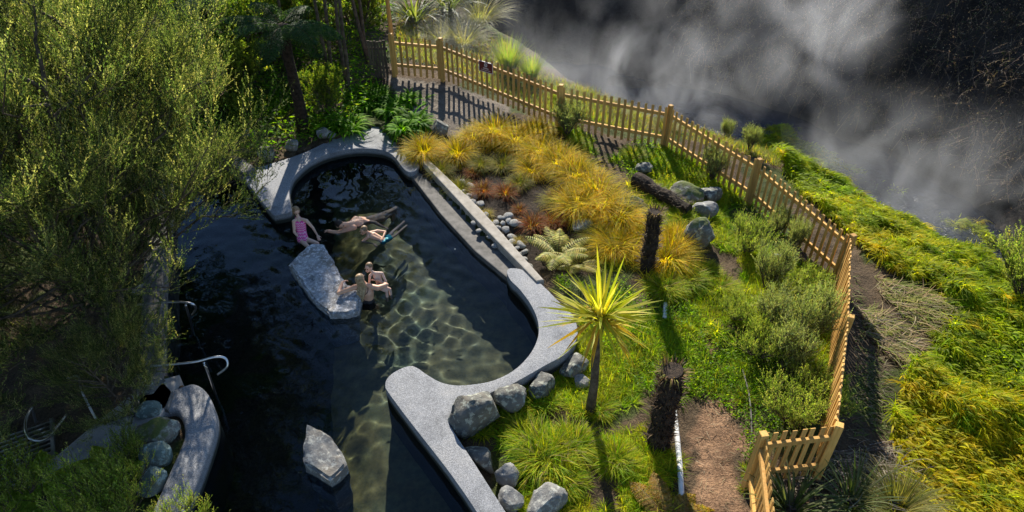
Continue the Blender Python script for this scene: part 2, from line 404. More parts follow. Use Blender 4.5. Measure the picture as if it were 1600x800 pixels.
# pool floor
m, N, L, b = mat('pool_floor_stone', .6, .3)
n1 = tex(N, L, scale=.8, detail=7, rough=.6); n2 = tex(N, L, scale=5, detail=10, rough=.75)
c = ramp(N, L, n1, [(.3, (.15,.12,.035)), (.5, (.34,.22,.06)), (.7, (.22,.21,.08))])
c = mixc(N, L, 1.0, c, ramp(N, L, n2, [(.38, (.5,.52,.5)), (.62, (1.3,1.25,1.2))]), 'MULTIPLY')
L.new(c, b.inputs['Base Color']); M['floor'] = m
fx, fy = np.meshgrid(np.linspace(-14, 3, 60), np.linspace(2.5, 16, 60))
fz = -1.1+.06*fbm(fx, fy, 1.0, 41)-1.3*smooth(0, 2.4, sdist(fx, fy, np.array([Pn(600,900,-1.1), Pn(590,560,-1.1), Pn(590,420,-1.1), Pn(570,230,-1.1)]))); fi = np.arange(3600).reshape(60, 60)  # floor shaped deeper past the tree shadow's edge to darken the shaded side
Ff = np.stack([fi[:-1, :-1], fi[:-1, 1:], fi[1:, 1:], fi[1:, :-1]], -1).reshape(-1, 4)
pf = inpoly(fx[:-1, :-1], fy[:-1, :-1], POOL)
from_ = np.array(POOL); 
grow = np.zeros_like(pf)
for dx in (-2,-1,0,1,2):
    for dy in (-2,-1,0,1,2): grow |= np.roll(np.roll(pf, dx, 0), dy, 1)
tag(obj_np('pool_floor', np.stack([fx, fy, fz], -1).reshape(-1, 3), Ff[grow.reshape(-1)], M['floor'], smooth_=True), kind='structure')
# water
def watermat(name, col, sc1, b1, sc2, b2, rough=0.0):
    m = bpy.data.materials.new(name); m.use_nodes = True; N = m.node_tree.nodes; L = m.node_tree.links
    N.remove(N['Principled BSDF'])
    tc = N.new('ShaderNodeTexCoord'); mp = N.new('ShaderNodeMapping'); mp.inputs['Scale'].default_value = (1, 1.5, 1); mp.inputs['Rotation'].default_value = (0, 0, .5)
    L.new(tc.outputs['Object'], mp.inputs[0])
    def nz(s, d, dist):
        n = N.new('ShaderNodeTexNoise'); n.inputs['Scale'].default_value = s; n.inputs['Detail'].default_value = d; n.inputs['Distortion'].default_value = dist; L.new(mp.outputs[0], n.inputs['Vector']); return n.outputs['Fac']
    bp = N.new('ShaderNodeBump'); bp.inputs['Strength'].default_value = 1; bp.inputs['Distance'].default_value = b1; L.new(nz(sc1, 2, .4), bp.inputs['Height'])
    b2n = N.new('ShaderNodeBump'); b2n.inputs['Strength'].default_value = 1; b2n.inputs['Distance'].default_value = b2; L.new(nz(sc2, 3, .6), b2n.inputs['Height']); L.new(bp.outputs[0], b2n.inputs['Normal'])
    fr = N.new('ShaderNodeFresnel'); fr.inputs['IOR'].default_value = 1.33; L.new(b2n.outputs[0], fr.inputs['Normal'])
    gl = N.new('ShaderNodeBsdfGlossy'); gl.inputs['Roughness'].default_value = .03; L.new(b2n.outputs[0], gl.inputs['Normal'])
    tr = N.new('ShaderNodeBsdfTransparent'); tr.inputs['Color'].default_value = (*col, 1)
    mx = N.new('ShaderNodeMixShader'); L.new(fr.outputs[0], mx.inputs[0]); L.new(tr.outputs[0], mx.inputs[1]); L.new(gl.outputs[0], mx.inputs[2])
    L.new(mx.outputs[0], N['Material Output'].inputs['Surface'])
    return m
m = bpy.data.materials.new('pool_water'); m.use_nodes = True; N = m.node_tree.nodes; L = m.node_tree.links; N.remove(N['Principled BSDF'])
gb = N.new('ShaderNodeBsdfGlass'); gb.inputs['IOR'].default_value = 1.33; gb.inputs['Roughness'].default_value = 0.0; gb.inputs['Color'].default_value = (.46, .58, .70, 1)
L.new(gb.outputs[0], N['Material Output'].inputs['Surface']); M['water'] = m
nwx, nwy = 420, 520
wx, wy = np.meshgrid(np.linspace(POOL[:, 0].min(), POOL[:, 0].max(), nwx), np.linspace(POOL[:, 1].min(), POOL[:, 1].max(), nwy))
r_ = np.random.default_rng(301); wz = 0*wx
for k in range(18):
    a_ = r_.uniform(0, 6.28); f_ = r_.uniform(8, 25); ph = r_.uniform(0, 6.28); q_ = (wx*np.cos(a_)+wy*np.sin(a_))*f_+1.1*fbm(wx, wy, .9, 310+k)*2
    wz += .0135/f_*np.sin(q_+ph)*1.0
wz = wz*(.75+.35*fbm(wx, wy, .8, 330))
bx, by = Pn(560, 400, 0); calm = np.exp(-((wx-bx)**2+(wy-by)**2)/6.0); wz = wz*(.55+1.1*calm)
wi = np.arange(nwx*nwy).reshape(nwy, nwx); Fw = np.stack([wi[:-1, :-1], wi[:-1, 1:], wi[1:, 1:], wi[1:, :-1]], -1).reshape(-1, 4)
inw = inpoly((wx[:-1, :-1]+wx[1:, 1:])/2, (wy[:-1, :-1]+wy[1:, 1:])/2, POOL).reshape(-1)
wo = obj_np('pool_water', np.stack([wx, wy, wz], -1).reshape(-1, 3), Fw[inw], M['water'], smooth_=True); tag(wo, kind='structure')
wo.cycles.is_caustics_caster = True; sun_d.cycles.is_caustics_light = True
m, N, L, b = mat('stream_water', .12, .6)
L.new(ramp(N, L, tex(N, L, scale=.5), [(.3, (.012,.016,.024)), (.7, (.03,.036,.05))]), b.inputs['Base Color'])
bump(N, L, b, tex(N, L, scale=3, detail=5), 1, .12)
bm = bmesh.new(); v = [bm.verts.new(q) for q in ((-40, 12, -5.15), (40, 12, -5.15), (40, 42, -5.15), (-40, 42, -5.15))]; bm.faces.new(v)
tag(obj_bm('hot_stream', bm, m), kind='structure')
# ------------------------------------------------------------------ pool edges
def rim(name, px, zt, label, material=None, n=6, bev=.07, zb=-1.3, seg=5):
    poly = [P(a, b_, zt) for a, b_ in px]
    if n > 1: poly = spline(poly, n, True)
    o = obj_bm(name, prism(poly, zt, zb, bev, seg), material or M['aggregate'], smooth_=False)
    me = o.data
    for p in me.polygons: p.use_smooth = abs(p.normal.z) < .995 or True
    o.data.set_sharp_from_angle(angle=R(35))
    return tag(o, label, 'low wall')
rim('curved_wall', [(377,272),(383,265),(400,262),(470,240),(525,214),(575,192),(589,188),(598,193),(620,218),(648,248),(655,258),(650,266),(640,269),(630,263),
   (614,243),(598,235),(575,232),(545,233),(510,241),(482,255),(460,275),(452,295),(453,315),(455,328),(448,333),(432,336),(424,333),(400,303)], .22,
   'curved grey speckled stone pool rim with pointed corner at the far end beside the broad green leaves')
rim('curved_wall', [(792,424),(800,419),(822,424),(850,448),(872,470),(893,490),(902,512),(900,532),(885,552),(850,572),(800,600),(770,612),(748,624),(722,640),(704,660),(705,668),
   (740,722),(790,800),(830,860),(780,860),(745,800),(700,735),(640,658),(608,615),(602,603),(606,590),(622,578),(640,572),(652,575),(668,586),(688,597),(712,602),(745,600),
   (775,593),(805,577),(829,552),(841,525),(840,500),(829,475),(812,452),(798,438)], .26,
   'long grey speckled stone rim with a rounded nose beside the sunlit water', n=5)
rim('curved_wall', [(210,640),(248,618),(285,602),(303,598),(318,606),(330,624),(337,648),(334,675),(322,712),(308,750),(290,790),(275,840),(215,840),(240,790),(262,740),(278,705),(287,680),(284,655),(272,642),(255,646),(225,665)], .30,
   'short hooked grey speckled stone pool rim enclosing the green stones by the steel handrail', n=5)
rim('curved_wall', [(215,590),(225,400),(240,310),(268,245),(305,228),(350,226),(400,262),(380,270),(345,246),(315,246),(286,264),(266,320),(256,400),(252,500),(252,590),(272,612),(262,640),(214,640)], .34,
   'weathered concrete pool edge running under the feathery tree on the left', M['ledge'], n=1, bev=.03)
# straight wall on the far right side of the pool: ledge + raised kerb
bw = empty('pool_wall', P(720, 345, .12), 0, 'straight low concrete pool wall with dark wet ledge and pale raised kerb by the pebbles', 'pool wall')
def part_px(name, px, zt, zb, material, root, bev=.02):
    bm = prism([P(a, b_, zt) for a, b_ in px], zt, zb, bev, 2)
    for v in bm.verts: v.co -= root.location
    return obj_bm(name, bm, material, root)
part_px('ledge', [(634,264),(655,258),(735,340),(818,424),(795,436),(742,392),(690,336)], .11, -1.3, M['ledge'], bw)
part_px('kerb', [(655,247),(667,246),(750,325),(850,437),(838,439),(738,337)], .30, -.4, M['concrete'], bw)
# path slab and steps on the lower left
rim('concrete_path', [(20,775),(60,735),(150,660),(225,600),(280,585),(262,632),(228,684),(120,742),(60,790)], .34, 'pale concrete path slab with a straight joint below the tree at lower left', M['paving'], n=1, bev=.02, zb=-.2, seg=2)['category'] = 'path'
# ------------------------------------------------------------------ fence
FH = 1.15
FP = [(610,55,.5),(688,62,.5),(877,135,.18),(1048,167,-.1),(1187,251,-.28),(1333,370,-.3)]
FS = [(1333,370,-.3),(1329,497,-.15),(1311,667,0)]
FR = [(1311,667,0),(1193,681,0)]
FN = [(1193,681,0),(1213,860,0)]
def fpt(a, b_, z): q = P(a, b_, z+FH); q.z = z; return q
pick_bm = None
def picket_mesh():
    bm = bmesh.new(); box(bm, (0, 0, .56), (1,0,0), (0,1,0), (0,0,1), .068, .022, 1.12)
    for v in bm.verts:                      # small weathered bevelled top
        if v.co.z > 1.0 and v.co.y > 0: v.co.z -= .018
    bmesh.ops.bevel(bm, geom=[e for e in bm.edges], offset=.004, segments=1, affect='EDGES')
    me = bpy.data.meshes.new('picket'); bm.to_mesh(me); bm.free(); me.materials.append(M['pine']); return me
PICKET = picket_mesh()
def fence(pts, label, flip=1, step=.165, first_post=True, last_post=True):
    W_ = [fpt(*p) for p in pts]
    root = empty('picket_fence', W_[0], 0, label, 'fence')
    base = W_[0]
    npk = 0
    for i, (A, B) in enumerate(zip(W_[:-1], W_[1:])):
        d = (B-A); ln = math.hypot(d.x, d.y); t = Vector((d.x, d.y, 0))/ln; nrm = Vector((-t.y, t.x, 0))*flip   # nrm: towards the garden
        sl = d.z/ln; td = Vector((t.x, t.y, sl)).normalized()
        for h in (.30, .93):
            bm = bmesh.new(); mid = (A+B)/2-base+Vector((0, 0, h)); box(bm, mid, td, nrm, Vector((0, 0, 1)), ln/td.xy.length*td.xy.length-.09+.0, .045, .085)
            o = obj_bm('rail', bm, M['pine'], root)
        k = max(1, int(round((ln-.12)/step)))
        for j in range(k):
            u = (j+.5)/k; p = A+d*u-base+nrm*.036
            o = bpy.data.objects.new('picket', PICKET); link(o, root); npk += 1
            o.location = p+Vector((0, 0, .03+random.uniform(-.008, .008)))
            o.rotation_euler = (random.gauss(0, .006), random.gauss(0, .012), math.atan2(nrm.x, -nrm.y)+math.pi)
    for i, A in enumerate(W_):
        if (i == 0 and not first_post) or (i == len(W_)-1 and not last_post): continue
        bm = bmesh.new()
        B = W_[min(i+1, len(W_)-1)] if i < len(W_)-1 else W_[i-1]; t = (B-A).normalized()
        t.z = 0; t.normalize()
        box(bm, A-base+Vector((0, 0, .45)), t, (-t.y, t.x, 0), (0, 0, 1), .105, .105, 1.5)
        bmesh.ops.bevel(bm, geom=[e for e in bm.edges], offset=.008, segments=1, affect='EDGES')
        obj_bm('post', bm, M['pine'], root)
    return root
fence(FP, 'long pine picket fence along the steaming gully behind the garden', -1)
fence(FS, 'pine picket fence seen steeply from above beside the dry leaf heaps', -1, step=.118, first_post=False)
fence(FR, 'short pine picket return panel with its rails facing the camera at lower right', -1, step=.112, first_post=False, last_post=True)
fence(FN, 'last run of pine picket fence leaving the bottom of the photo', 1, step=.115, first_post=False, last_post=False)
# old palings and tall post at the far left end
pp = G(600, 122)
op = empty('old_paling_gate', pp, 0, 'dark weathered paling gate at the shaded left end of the picket fence', 'gate')
for k in range(6):
    bm = bmesh.new(); box(bm, (-.32+k*.085, random.uniform(-.02, .02), .55), (1,0,0), (0,1,0), (0,0,1), .07, .03, 1.1+random.uniform(-.06, .06)); obj_bm('paling', bm, M['oldwood'], op)
for h in (.3, .85):
    bm = bmesh.new(); box(bm, (-.1, .05, h), (1,0,0), (0,1,0), (0,0,1), .55, .04, .08); obj_bm('rail', bm, M['oldwood'], op)
tp = G(616, 108)
tag(obj_bm('timber_post', tube_path([tp+Vector((0,.12,-.2)), tp+Vector((0,.12,1.2)), tp+Vector((-.02,.12,2.9))], [.07,.065,.055], 10), M['pine']), 'tall round timber post standing behind the left end of the fence', 'post')
# sign
sq = Py(765, 107, (fpt(*FP[1])*.62+fpt(*FP[2])*.38).y-.12)
A_, B_ = fpt(*FP[1]), fpt(*FP[2]); t_ = (B_-A_); t_.z = 0; t_.normalize()
sq = A_+(B_-A_)*.41; sq.z += 1.0-.08
nr = Vector((t_.y, -t_.x, 0)); sq = sq+nr*.075
sg = empty('warning_sign', sq, 0, 'small dark red brown warning sign with a round white symbol fixed to the fence', 'sign')
up_ = Vector((0, 0, 1))
m_red = noisy('sign_red_brown', (.12,.022,.018), (.16,.03,.024), 4, .45, 0); m_wht = noisy('sign_white_paint', (.7,.62,.62), (.8,.74,.73), 6, .5, 0)
bm = bmesh.new(); box(bm, (0,0,0), t_, nr, up_, .46, .008, .285); obj_bm('panel', bm, m_red, sg)
bm = bmesh.new()
for s_ in (-1, 1):
    box(bm, up_*s_*.1355+nr*.006, t_, nr, up_, .46, .005, .012); box(bm, t_*s_*.224+nr*.006, t_, nr, up_, .012, .005, .258)
obj_bm('border', bm, m_wht, sg)
bm = bmesh.new()
for k in range(24):
    a0, a1 = k*math.pi/12, (k+1)*math.pi/12
    q = [(t_*math.cos(a)+up_*math.sin(a))*r_+up_*.055+nr*.008 for a, r_ in ((a0,.034),(a1,.034),(a1,.052),(a0,.052))]
    bm.faces.new([bm.verts.new(x) for x in q])
box(bm, up_*.055+nr*.008, t_+up_, nr, up_-t_, .085, .003, .014)
obj_bm('symbol', bm, m_wht, sg)
bm = bmesh.new(); xk = -.085
for wd in (.022,.016,.02,.012,.024,.018,.02): box(bm, t_*(xk+wd/2)-up_*.035+nr*.008, t_, nr, up_, wd, .003, .022); xk += wd+.007
obj_bm('lettering_line', bm, m_wht, sg)
bm = bmesh.new(); xk = -.15
for wd in (.03,.018,.026,.02,.034,.016,.028,.022,.03): box(bm, t_*(xk+wd/2)-up_*.085+nr*.008, t_, nr, up_, wd, .003, .012); xk += wd+.01
obj_bm('lettering_line', bm, m_wht, sg)
# ------------------------------------------------------------------ handrails
def handrail(name, paths, label, r_=.019):
    base = Vector(paths[0][0]); root = empty(name, base, 0, label, 'handrail')
    for nm, pth in zip(('rail', 'post', 'post', 'post'), paths):
        obj_bm(nm, tube_path([Vector(q)-base for q in spline(pth, 6)], r_, 10), M['steel'], root, True)
handrail('handrail', [[P(235,572,.85), P(300,566,.85), P(335,558,.85), P(352,560,.80), P(355,573,.68), P(340,585,.55)], [P(318,566,.84), P(326,585,.6), P(340,625,-.2), P(350,650,-.9)]], 'curved stainless steel handrail reaching over the dark water above the hooked stone rim')
handrail('handrail', [[P(215,476,.85), P(270,472,.85), P(298,474,.83), P(306,482,.7), P(300,492,.55)], [P(290,476,.83), P(297,500,.4), P(304,530,-.3), P(306,545,-.9)]], 'farther stainless steel handrail half hidden by the tree branches')
handrail('handrail', [[P(50,636,.85), P(41,655,.87), P(41,675,.87), P(52,688,.82), P(74,684,.7), P(104,648,.5)], [P(50,636,.85), P(56,660,.3)]], 'steel handrail curling into a hook above the lower left corner of the path')
handrail('handrail', [[P(105,592,.9), P(122,588,.95), P(128,612,.6), P(150,655,.34)]], 'thin steel handrail ending at the joint in the concrete path', .016)
gt = G(30, 720); gr_ = empty('drain_grate', gt+Vector((0,0,.02)), .5, 'slatted metal drain grate at the lower left edge', 'grate')
bm = bmesh.new()
for k in range(12): box(bm, (0, -.5+k*.09, .05), (1,0,0), (0,1,0), (0,0,1), .9, .03, .03)
obj_bm('slats', bm, M['steel'], gr_)
bm = bmesh.new()
for s_ in (-1, 1): box(bm, (s_*.46, 0, .05), (1,0,0), (0,1,0), (0,0,1), .05, 1.1, .05)
obj_bm('frame', bm, M['steel'], gr_)
# ------------------------------------------------------------------ rocks
def rock_bm(seed, sx, sy, sz, planes=9, rough=.05, sub=4):
    r = random.Random(seed); bm = bmesh.new(); bmesh.ops.create_icosphere(bm, subdivisions=sub, radius=1)
    pl = []
    for _ in range(planes):
        n = Vector((r.gauss(0,1), r.gauss(0,1), r.gauss(0,.8))).normalized(); pl.append((n, r.uniform(.55, .85)))
    off = Vector((seed*1.7, seed*.3, 5))
    for v in bm.verts:
        co = v.co.copy()
        for n, d in pl:
            k = co.dot(n)
            if k > d: co -= n*(k-d)*.92
        nn = mnoise.fractal(co*1.6+off, 1.0, 2.0, 4)
        co *= 1+nn*rough*2.2
        co *= 1+mnoise.noise(co*7+off)*rough*.5
        v.co = Vector((co.x*sx, co.y*sy, co.z*sz))
    return bm
def rock(px, py, w, d, h, seed, label, material='rock', rz=0, sink=.25, z=None, group=None, tilt=0, planes=9):
    g = G(px, py) if z is None else P(px, py, z)
    o = obj_bm('boulder', rock_bm(seed, w/2, d/2, h/2, planes), M[material], None, True)
    o.data.set_sharp_from_angle(angle=R(28))
    o.location = (g.x, g.y, g.z+h/2-h*sink); o.rotation_euler = (tilt, 0, rz)
    return tag(o, label, 'rock', group)
rock(742,664,.86,.66,.86,1,'largest lichen covered boulder wedged in the inner corner of the pool rim','rock',.5,.2,planes=14)
rock(798,632,.62,.5,.5,2,'dark boulder behind the largest lichen boulder against the rim','rock',.2)
rock(846,612,.5,.45,.45,3,'rough boulder below the rim left of the palm trunk','rock',1.0)
rock(897,580,.52,.5,.42,4,'boulder under the rim directly behind the palm trunk','rock',.3)
rock(910,600,.36,.26,.25,5,'small pale flat stone just left of the palm trunk','greyrock',.2)
rock(752,722,.62,.34,.36,6,'oblong lichen stone lying along the rim below the largest boulder','rock',-.8)
rock(795,748,.40,.40,.36,7,'pale squarish stone between the oblong stone and the grass clump','greyrock',.4)
rock(800,785,.42,.40,.36,8,'pale round stone at the rim near the bottom edge','greyrock',-.5)
rock(852,795,.66,.55,.55,9,'large pale boulder at the bottom edge below the bright grass clump','greyrock',.2)
rock(419,246,.5,.42,.42,10,'grey boulder behind the left end of the curved rim','rock',0)
rock(457,232,.42,.36,.36,11,'rounded pale boulder behind the curved rim under the tree fern','greyrock',.5)
rock(508,214,.55,.35,.32,12,'long pale stone behind the middle of the curved rim','greyrock',.3)
rock(392,215,.42,.36,.34,13,'shaded grey stone farther back in the undergrowth by the tree fern','rock',.9)
rock(688,208,.42,.46,.5,14,'blue grey boulder at the edge of the shaded gravel path','rock',.2)
rock(1092,388,.72,.6,.95,15,'tall upright boulder with a sunlit top in the bright grass','rockmoss',.2,.2)
rock(1101,335,.62,.5,.45,16,'flat topped pale boulder behind the tall upright one','greyrock',.1)
rock(1072,308,1.0,.7,.5,17,'broad mossy boulder in the grass near the fence','rockmoss',-.3)
rock(1108,312,.6,.5,.5,18,'blue grey boulder at the right of the broad mossy one','rock',.4)
rock(985,330,.75,.5,.5,19,'grey boulder below the left end of the fallen log','rockmoss',.2)
rock(1008,268,.5,.4,.35,20,'small boulder behind the fallen log','rock',.3)
rock(908,358,.5,.4,.35,21,'pale boulder among the golden tussocks above the pale fern','greyrock',.3)
rock(250,680,.62,.55,.5,22,'mossy brown boulder inside the hooked stone rim','rockmoss',.2)
rock(240,652,.45,.42,.4,23,'teal tinged stone at the top inside the hooked stone rim','rockgreen',.6)
rock(246,722,.55,.5,.45,24,'teal stone in the middle of the hooked stone rim','rockgreen',.1)
rock(240,762,.45,.42,.4,25,'lowest teal stone inside the hooked stone rim','rockgreen',1.1)
rock(243,626,.62,.5,.5,29,'shaded stone between the hooked stone rim and the left pool edge','rock',.4,.2,z=.05)
rock(232,460,.5,.4,.4,26,'pale boulder glimpsed through the branches beside the farther handrail','greyrock',.2, z=.1)
rock(662,222,.3,.22,.2,27,'pale stone beside the point of the curved rim','greyrock',.2)
rock(655,236,.2,.18,.14,28,'small pale stone tight against the curved rim end','greyrock',.9)
def carved(name, px, zt, zb, label, material, taper, seed, amp, top_tilt=(0,0), hole=None):
    poly = [P(a, b_, zt) for a, b_ in px]; c = sum(poly, Vector())/len(poly)
    bm = bmesh.new(); v = [bm.verts.new(p-Vector((c.x, c.y, 0))) for p in poly]; f = bm.faces.new(v); f.normal_update()
    if f.normal.z < 0: f.normal_flip()
    r = bmesh.ops.extrude_face_region(bm, geom=[f])
    for q in r['geom']:
        if isinstance(q, bmesh.types.BMVert): q.co.x *= taper; q.co.y *= taper; q.co.z = zb
    te = [e for e in bm.edges if all(abs(q.co.z-zt) < 1e-5 for q in e.verts)]
    bmesh.ops.recalc_face_normals(bm, faces=bm.faces)
    bmesh.ops.bevel(bm, geom=te, offset=.035, segments=2, affect='EDGES')
    bmesh.ops.triangulate(bm, faces=bm.faces)
    for _ in range(4): bmesh.ops.subdivide_edges(bm, edges=[e for e in bm.edges if e.calc_length() > .06], cuts=1)
    bmesh.ops.triangulate(bm, faces=bm.faces)
    bm.normal_update(); off = Vector((seed, 2*seed, 0))
    mv = {}
    for q in bm.verts:
        n = mnoise.fractal(q.co*2.2+off, 1.0, 2.0, 5)*amp + abs(mnoise.noise(Vector((q.co.x*4+q.co.y*3, q.co.y*5, q.co.z*5))+off))*amp*.6
        mv[q] = q.normal*n+Vector((0, 0, (q.co.x*top_tilt[0]+q.co.y*top_tilt[1]) if q.co.z > 0 else 0))
        if hole is not None:
            dd = (P(*hole, zt)-c-q.co).xy.length
            if dd < .1 and q.co.z > 0: mv[q] = mv[q]-Vector((0, 0, .07))
    for q, d in mv.items(): q.co += d
    o = obj_bm(name, bm, M[material], None, True); o.data.set_sharp_from_angle(angle=R(32)); o.location = (c.x, c.y, 0)
    return tag(o, label, 'rock')
carved('slab_rock', [(449,412),(470,396),(492,384),(503,384),(516,402),(532,428),(548,446),(562,464),(561,482),(540,487),(515,486),(492,470),(470,440)], .20, -1.9, 'big flat blue grey slab in the pool between the bathers, with a dark hole', 'slab', .72, 3, .06, (.03,.05), (484,434))
carved('pool_rock', [(481,667),(500,674),(520,684),(532,704),(541,722),(528,735),(515,744),(494,733),(474,722),(473,695)], .24, -1.9, 'angular grey rock standing alone in the dark water near the bottom', 'greyrock', .72, 9, .06, (-.05,.12))
# pebbles between wall and tussocks
peb = [rock_bm(50+k, .5, .5, .5, 5, .05, 2) for k in range(4)]; pm = []
for k, bm_ in enumerate(peb):
    me = bpy.data.meshes.new('pebble'); bm_.to_mesh(me); bm_.free(); me.materials.append(M['pebble'])
    for p in me.polygons: p.use_smooth = True
    pm.append(me)
PEB = [(738,318),(725,300),(745,332),(752,345),(740,350),(730,327),(733,308),(764,372),(775,350),(795,348),(778,358),(790,360),(800,372),(782,372),(770,362),(788,381),(796,388),(803,395),(775,385),(766,352),
 (815,398),(806,404),(812,412),(793,340),(803,350),(812,352),(757,358),(748,362),(722,288),(734,292),(813,384),(820,406),(828,418),(784,342),(742,308),(728,312),(800,381),(808,389),(820,395),(750,320),(758,338),(786,350)]
for k, (a_, b_) in enumerate(PEB):
    g = G(a_, b_); o = bpy.data.objects.new('pebble', pm[k % 4]); COL.objects.link(o); s = random.uniform(.10, .23)
    o.location = g+Vector((0, 0, .03)); o.scale = (s*1.25, s, s*.55); o.rotation_euler = (random.uniform(-.3,.3), random.uniform(-.3,.3), random.uniform(0, 6))
    tag(o, 'rounded grey river pebble in the strip between pool wall kerb and tussocks', 'pebble', 'river pebbles along the pool wall')
# ------------------------------------------------------------------ plant builders
GOLD = [(.50,.41,.012),(.62,.50,.015),(.33,.34,.012),(.60,.42,.03)]
OLIVE = [(.17,.21,.03),(.25,.25,.04),(.32,.27,.06)]
RED = [(.28,.07,.02),(.38,.13,.03),(.16,.06,.02),(.30,.18,.04)]
STRAW = [(.42,.36,.16),(.5,.42,.22),(.3,.28,.08)]
LIME = [(.28,.38,.012),(.36,.42,.015),(.14,.26,.012),(.40,.38,.03)]
def tussock_mesh(name, seed, pal, n=700, L0=.55, w=.011, root=None):
    r = np.random.default_rng(seed); a = r.uniform(0, 2*np.pi, n); rr = r.uniform(0, .12, n)**.8
    base = np.stack([rr*np.cos(a), rr*np.sin(a), np.zeros(n)-.02], 1); lean_ = r.uniform(0, 6.28); a = np.where(r.uniform(size=n) < .28, lean_+r.normal(0, .5, n), a)
    el = np.radians(np.clip(r.normal(66, 17, n), 18, 90)); az = a+r.normal(0, .5, n)
    V, Fq, t, bid, _ = blades(base, az, el, L0*r.uniform(.6, 1.15, n), w*r.uniform(.7, 1.3, n), r.uniform(.9, 2.1, n), 5)
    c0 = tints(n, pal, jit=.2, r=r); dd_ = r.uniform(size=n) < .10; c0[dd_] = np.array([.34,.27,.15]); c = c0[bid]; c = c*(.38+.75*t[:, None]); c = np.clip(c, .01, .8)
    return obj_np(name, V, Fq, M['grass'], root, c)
def tussock_proto(cat_name, pal, seed, n, L0, w=.011):
    root = empty(cat_name, (0,0,0)); tussock_mesh('blades', seed, pal, n, L0, w, root); return root
protos_to_kill = []
def proto(f, *a, **k):
    o = f(*a, **k); protos_to_kill.append(o); return o
gold = [proto(tussock_proto, 'tussock_grass', GOLD, 100+k, 1500, .68, .013) for k in range(3)]
goldgreen = proto(tussock_proto, 'tussock_grass', OLIVE, 110, 800, .55)
redt = [proto(tussock_proto, 'tussock_grass', RED, 120+k, 420, .45) for k in range(2)]
straw = proto(tussock_proto, 'tussock_grass', STRAW, 130, 450, .4)
limet = [proto(tussock_proto, 'grass_clump', LIME, 140+k, 1700, .34, .013) for k in range(2)]
TU = [(gold,662,242,.95,'golden tussock nearest the pointed corner of the pool rim'),(gold,715,246,.95,'golden tussock in front of the striped gravel path shadows'),
 (goldgreen,690,270,.7,'olive tussock hanging over the pool wall kerb'),(goldgreen,716,298,.75,'olive tussock lower down beside the pebbles and kerb'),(goldgreen,752,262,.7,'small olive tussock between the golden ones and the red ones'),
 (gold,772,215,1.1,'golden tussock under the warning sign'),(gold,806,228,1.1,'golden tussock right of the one under the sign'),(gold,843,246,1.15,'golden tussock midway down the long golden drift'),
 (gold,838,212,.9,'golden tussock touching the foot of the fence'),(gold,872,262,1.1,'golden tussock below the grey seedling by the fence'),(gold,900,282,1.1,'golden tussock near the bright green grass slope'),
 (gold,902,330,1.1,'shaggy golden tussock above the pale boulder'),(gold,938,330,1.3,'biggest brightest golden tussock left of the boulders'),(gold,968,348,1.1,'golden tussock overhanging the grey boulder'),
 (gold,958,392,.95,'yellow tussock behind the palm leaves'),(gold,988,392,.9,'yellow tussock at the left of the upper stump'),(goldgreen,785,262,.85,'dark olive tussock in the hollow of the golden drift'),
 (gold,1042,412,1.1,'low yellow grass mound right of the upper stump'),(gold,742,222,.85,'golden tussock squeezed between the gravel path and the tussock under the sign'),(gold,832,272,.8,'low golden tussock at the inner edge of the golden drift'),(goldgreen,868,318,.8,'olive tussock in the middle of the dark mulch'),(goldgreen,812,290,.7,'olive tussock in the dark mulch above the red ones'),(gold,925,300,1.1,'golden tussock between the shaggy one and the log'),(goldgreen,930,378,.9,'olive tussock between the pale ferns and the upper stump'),(gold,1055,385,.9,'yellow grass at the back of the mound beside the upper stump')]
for k, (pr, a_, b_, s, lb) in enumerate(TU):
    q = pr[k % len(pr)] if isinstance(pr, list) else pr
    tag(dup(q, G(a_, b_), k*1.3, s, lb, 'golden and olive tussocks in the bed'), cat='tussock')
for k, (a_, b_, s, lb) in enumerate([(738,308,.35,'tiny straw tussock among the upper pebbles'),(762,336,.45,'small straw tussock at the edge of the pebbles'),(770,352,.4,'pale straw tussock in the middle of the pebbles'),(812,378,.45,'faded straw tussock beside the pale fern'),(748,325,.3,'smallest straw tuft on the pebbles')]):
    tag(dup(straw, G(a_, b_), k, s, lb, 'straw coloured tufts among the pebbles'), cat='tussock')
for k, (a_, b_, s, lb) in enumerate([(755,300,.8,'rusty red tussock nearest the pebbles'),(790,304,.85,'rusty red tussock right of the nearest red one'),(833,354,.9,'rusty red tussock just above the pale fern'),(865,348,.85,'rusty red tussock between the pale fern and the pale boulder'),(872,306,.6,'dark red tussock in the shade under the golden drift'),(738,272,.6,'dark red tussock between golden tussocks'),(812,330,.5,'small brown tussock in the dark mulch')]):
    tag(dup(redt[k % 2], G(a_, b_), k*2.1, s, lb, 'rusty red tussocks in the bed'), cat='tussock')
CL = [(855,720,1.5,'biggest lime green grass clump behind the pale bottom stones'),(895,700,1.2,'lime grass clump next to the palm shadow'),(830,690,1.1,'lime grass clump behind the squarish pale stone'),(880,752,1.0,'lime grass clump just above the large pale bottom boulder'),(1070,440,1.3,'bright grass clump to the right of the palm head'),(1040,455,1.2,'bright grass clump near the white pipe end'),
 (1100,430,1.0,'bright grass clump below the tall upright boulder'),(1065,345,.9,'grass clump between the log and the tall boulder'),(1045,370,.9,'grass clump beside the upper stump'),(935,640,.9,'dark green grass clump at the palm foot'),(960,720,1.0,'shaded grass clump left of the big stump'),(1125,455,1.1,'grass clump at the edge of the grey seedlings'),(900,230,.9,'grass clump below the fence near the grey seedling'),(990,245,1.0,'grass clump on the sunny slope under the middle of the fence'),(1080,280,.9,'grass clump behind the broad mossy boulder'),(1605,615,.3,'x')]
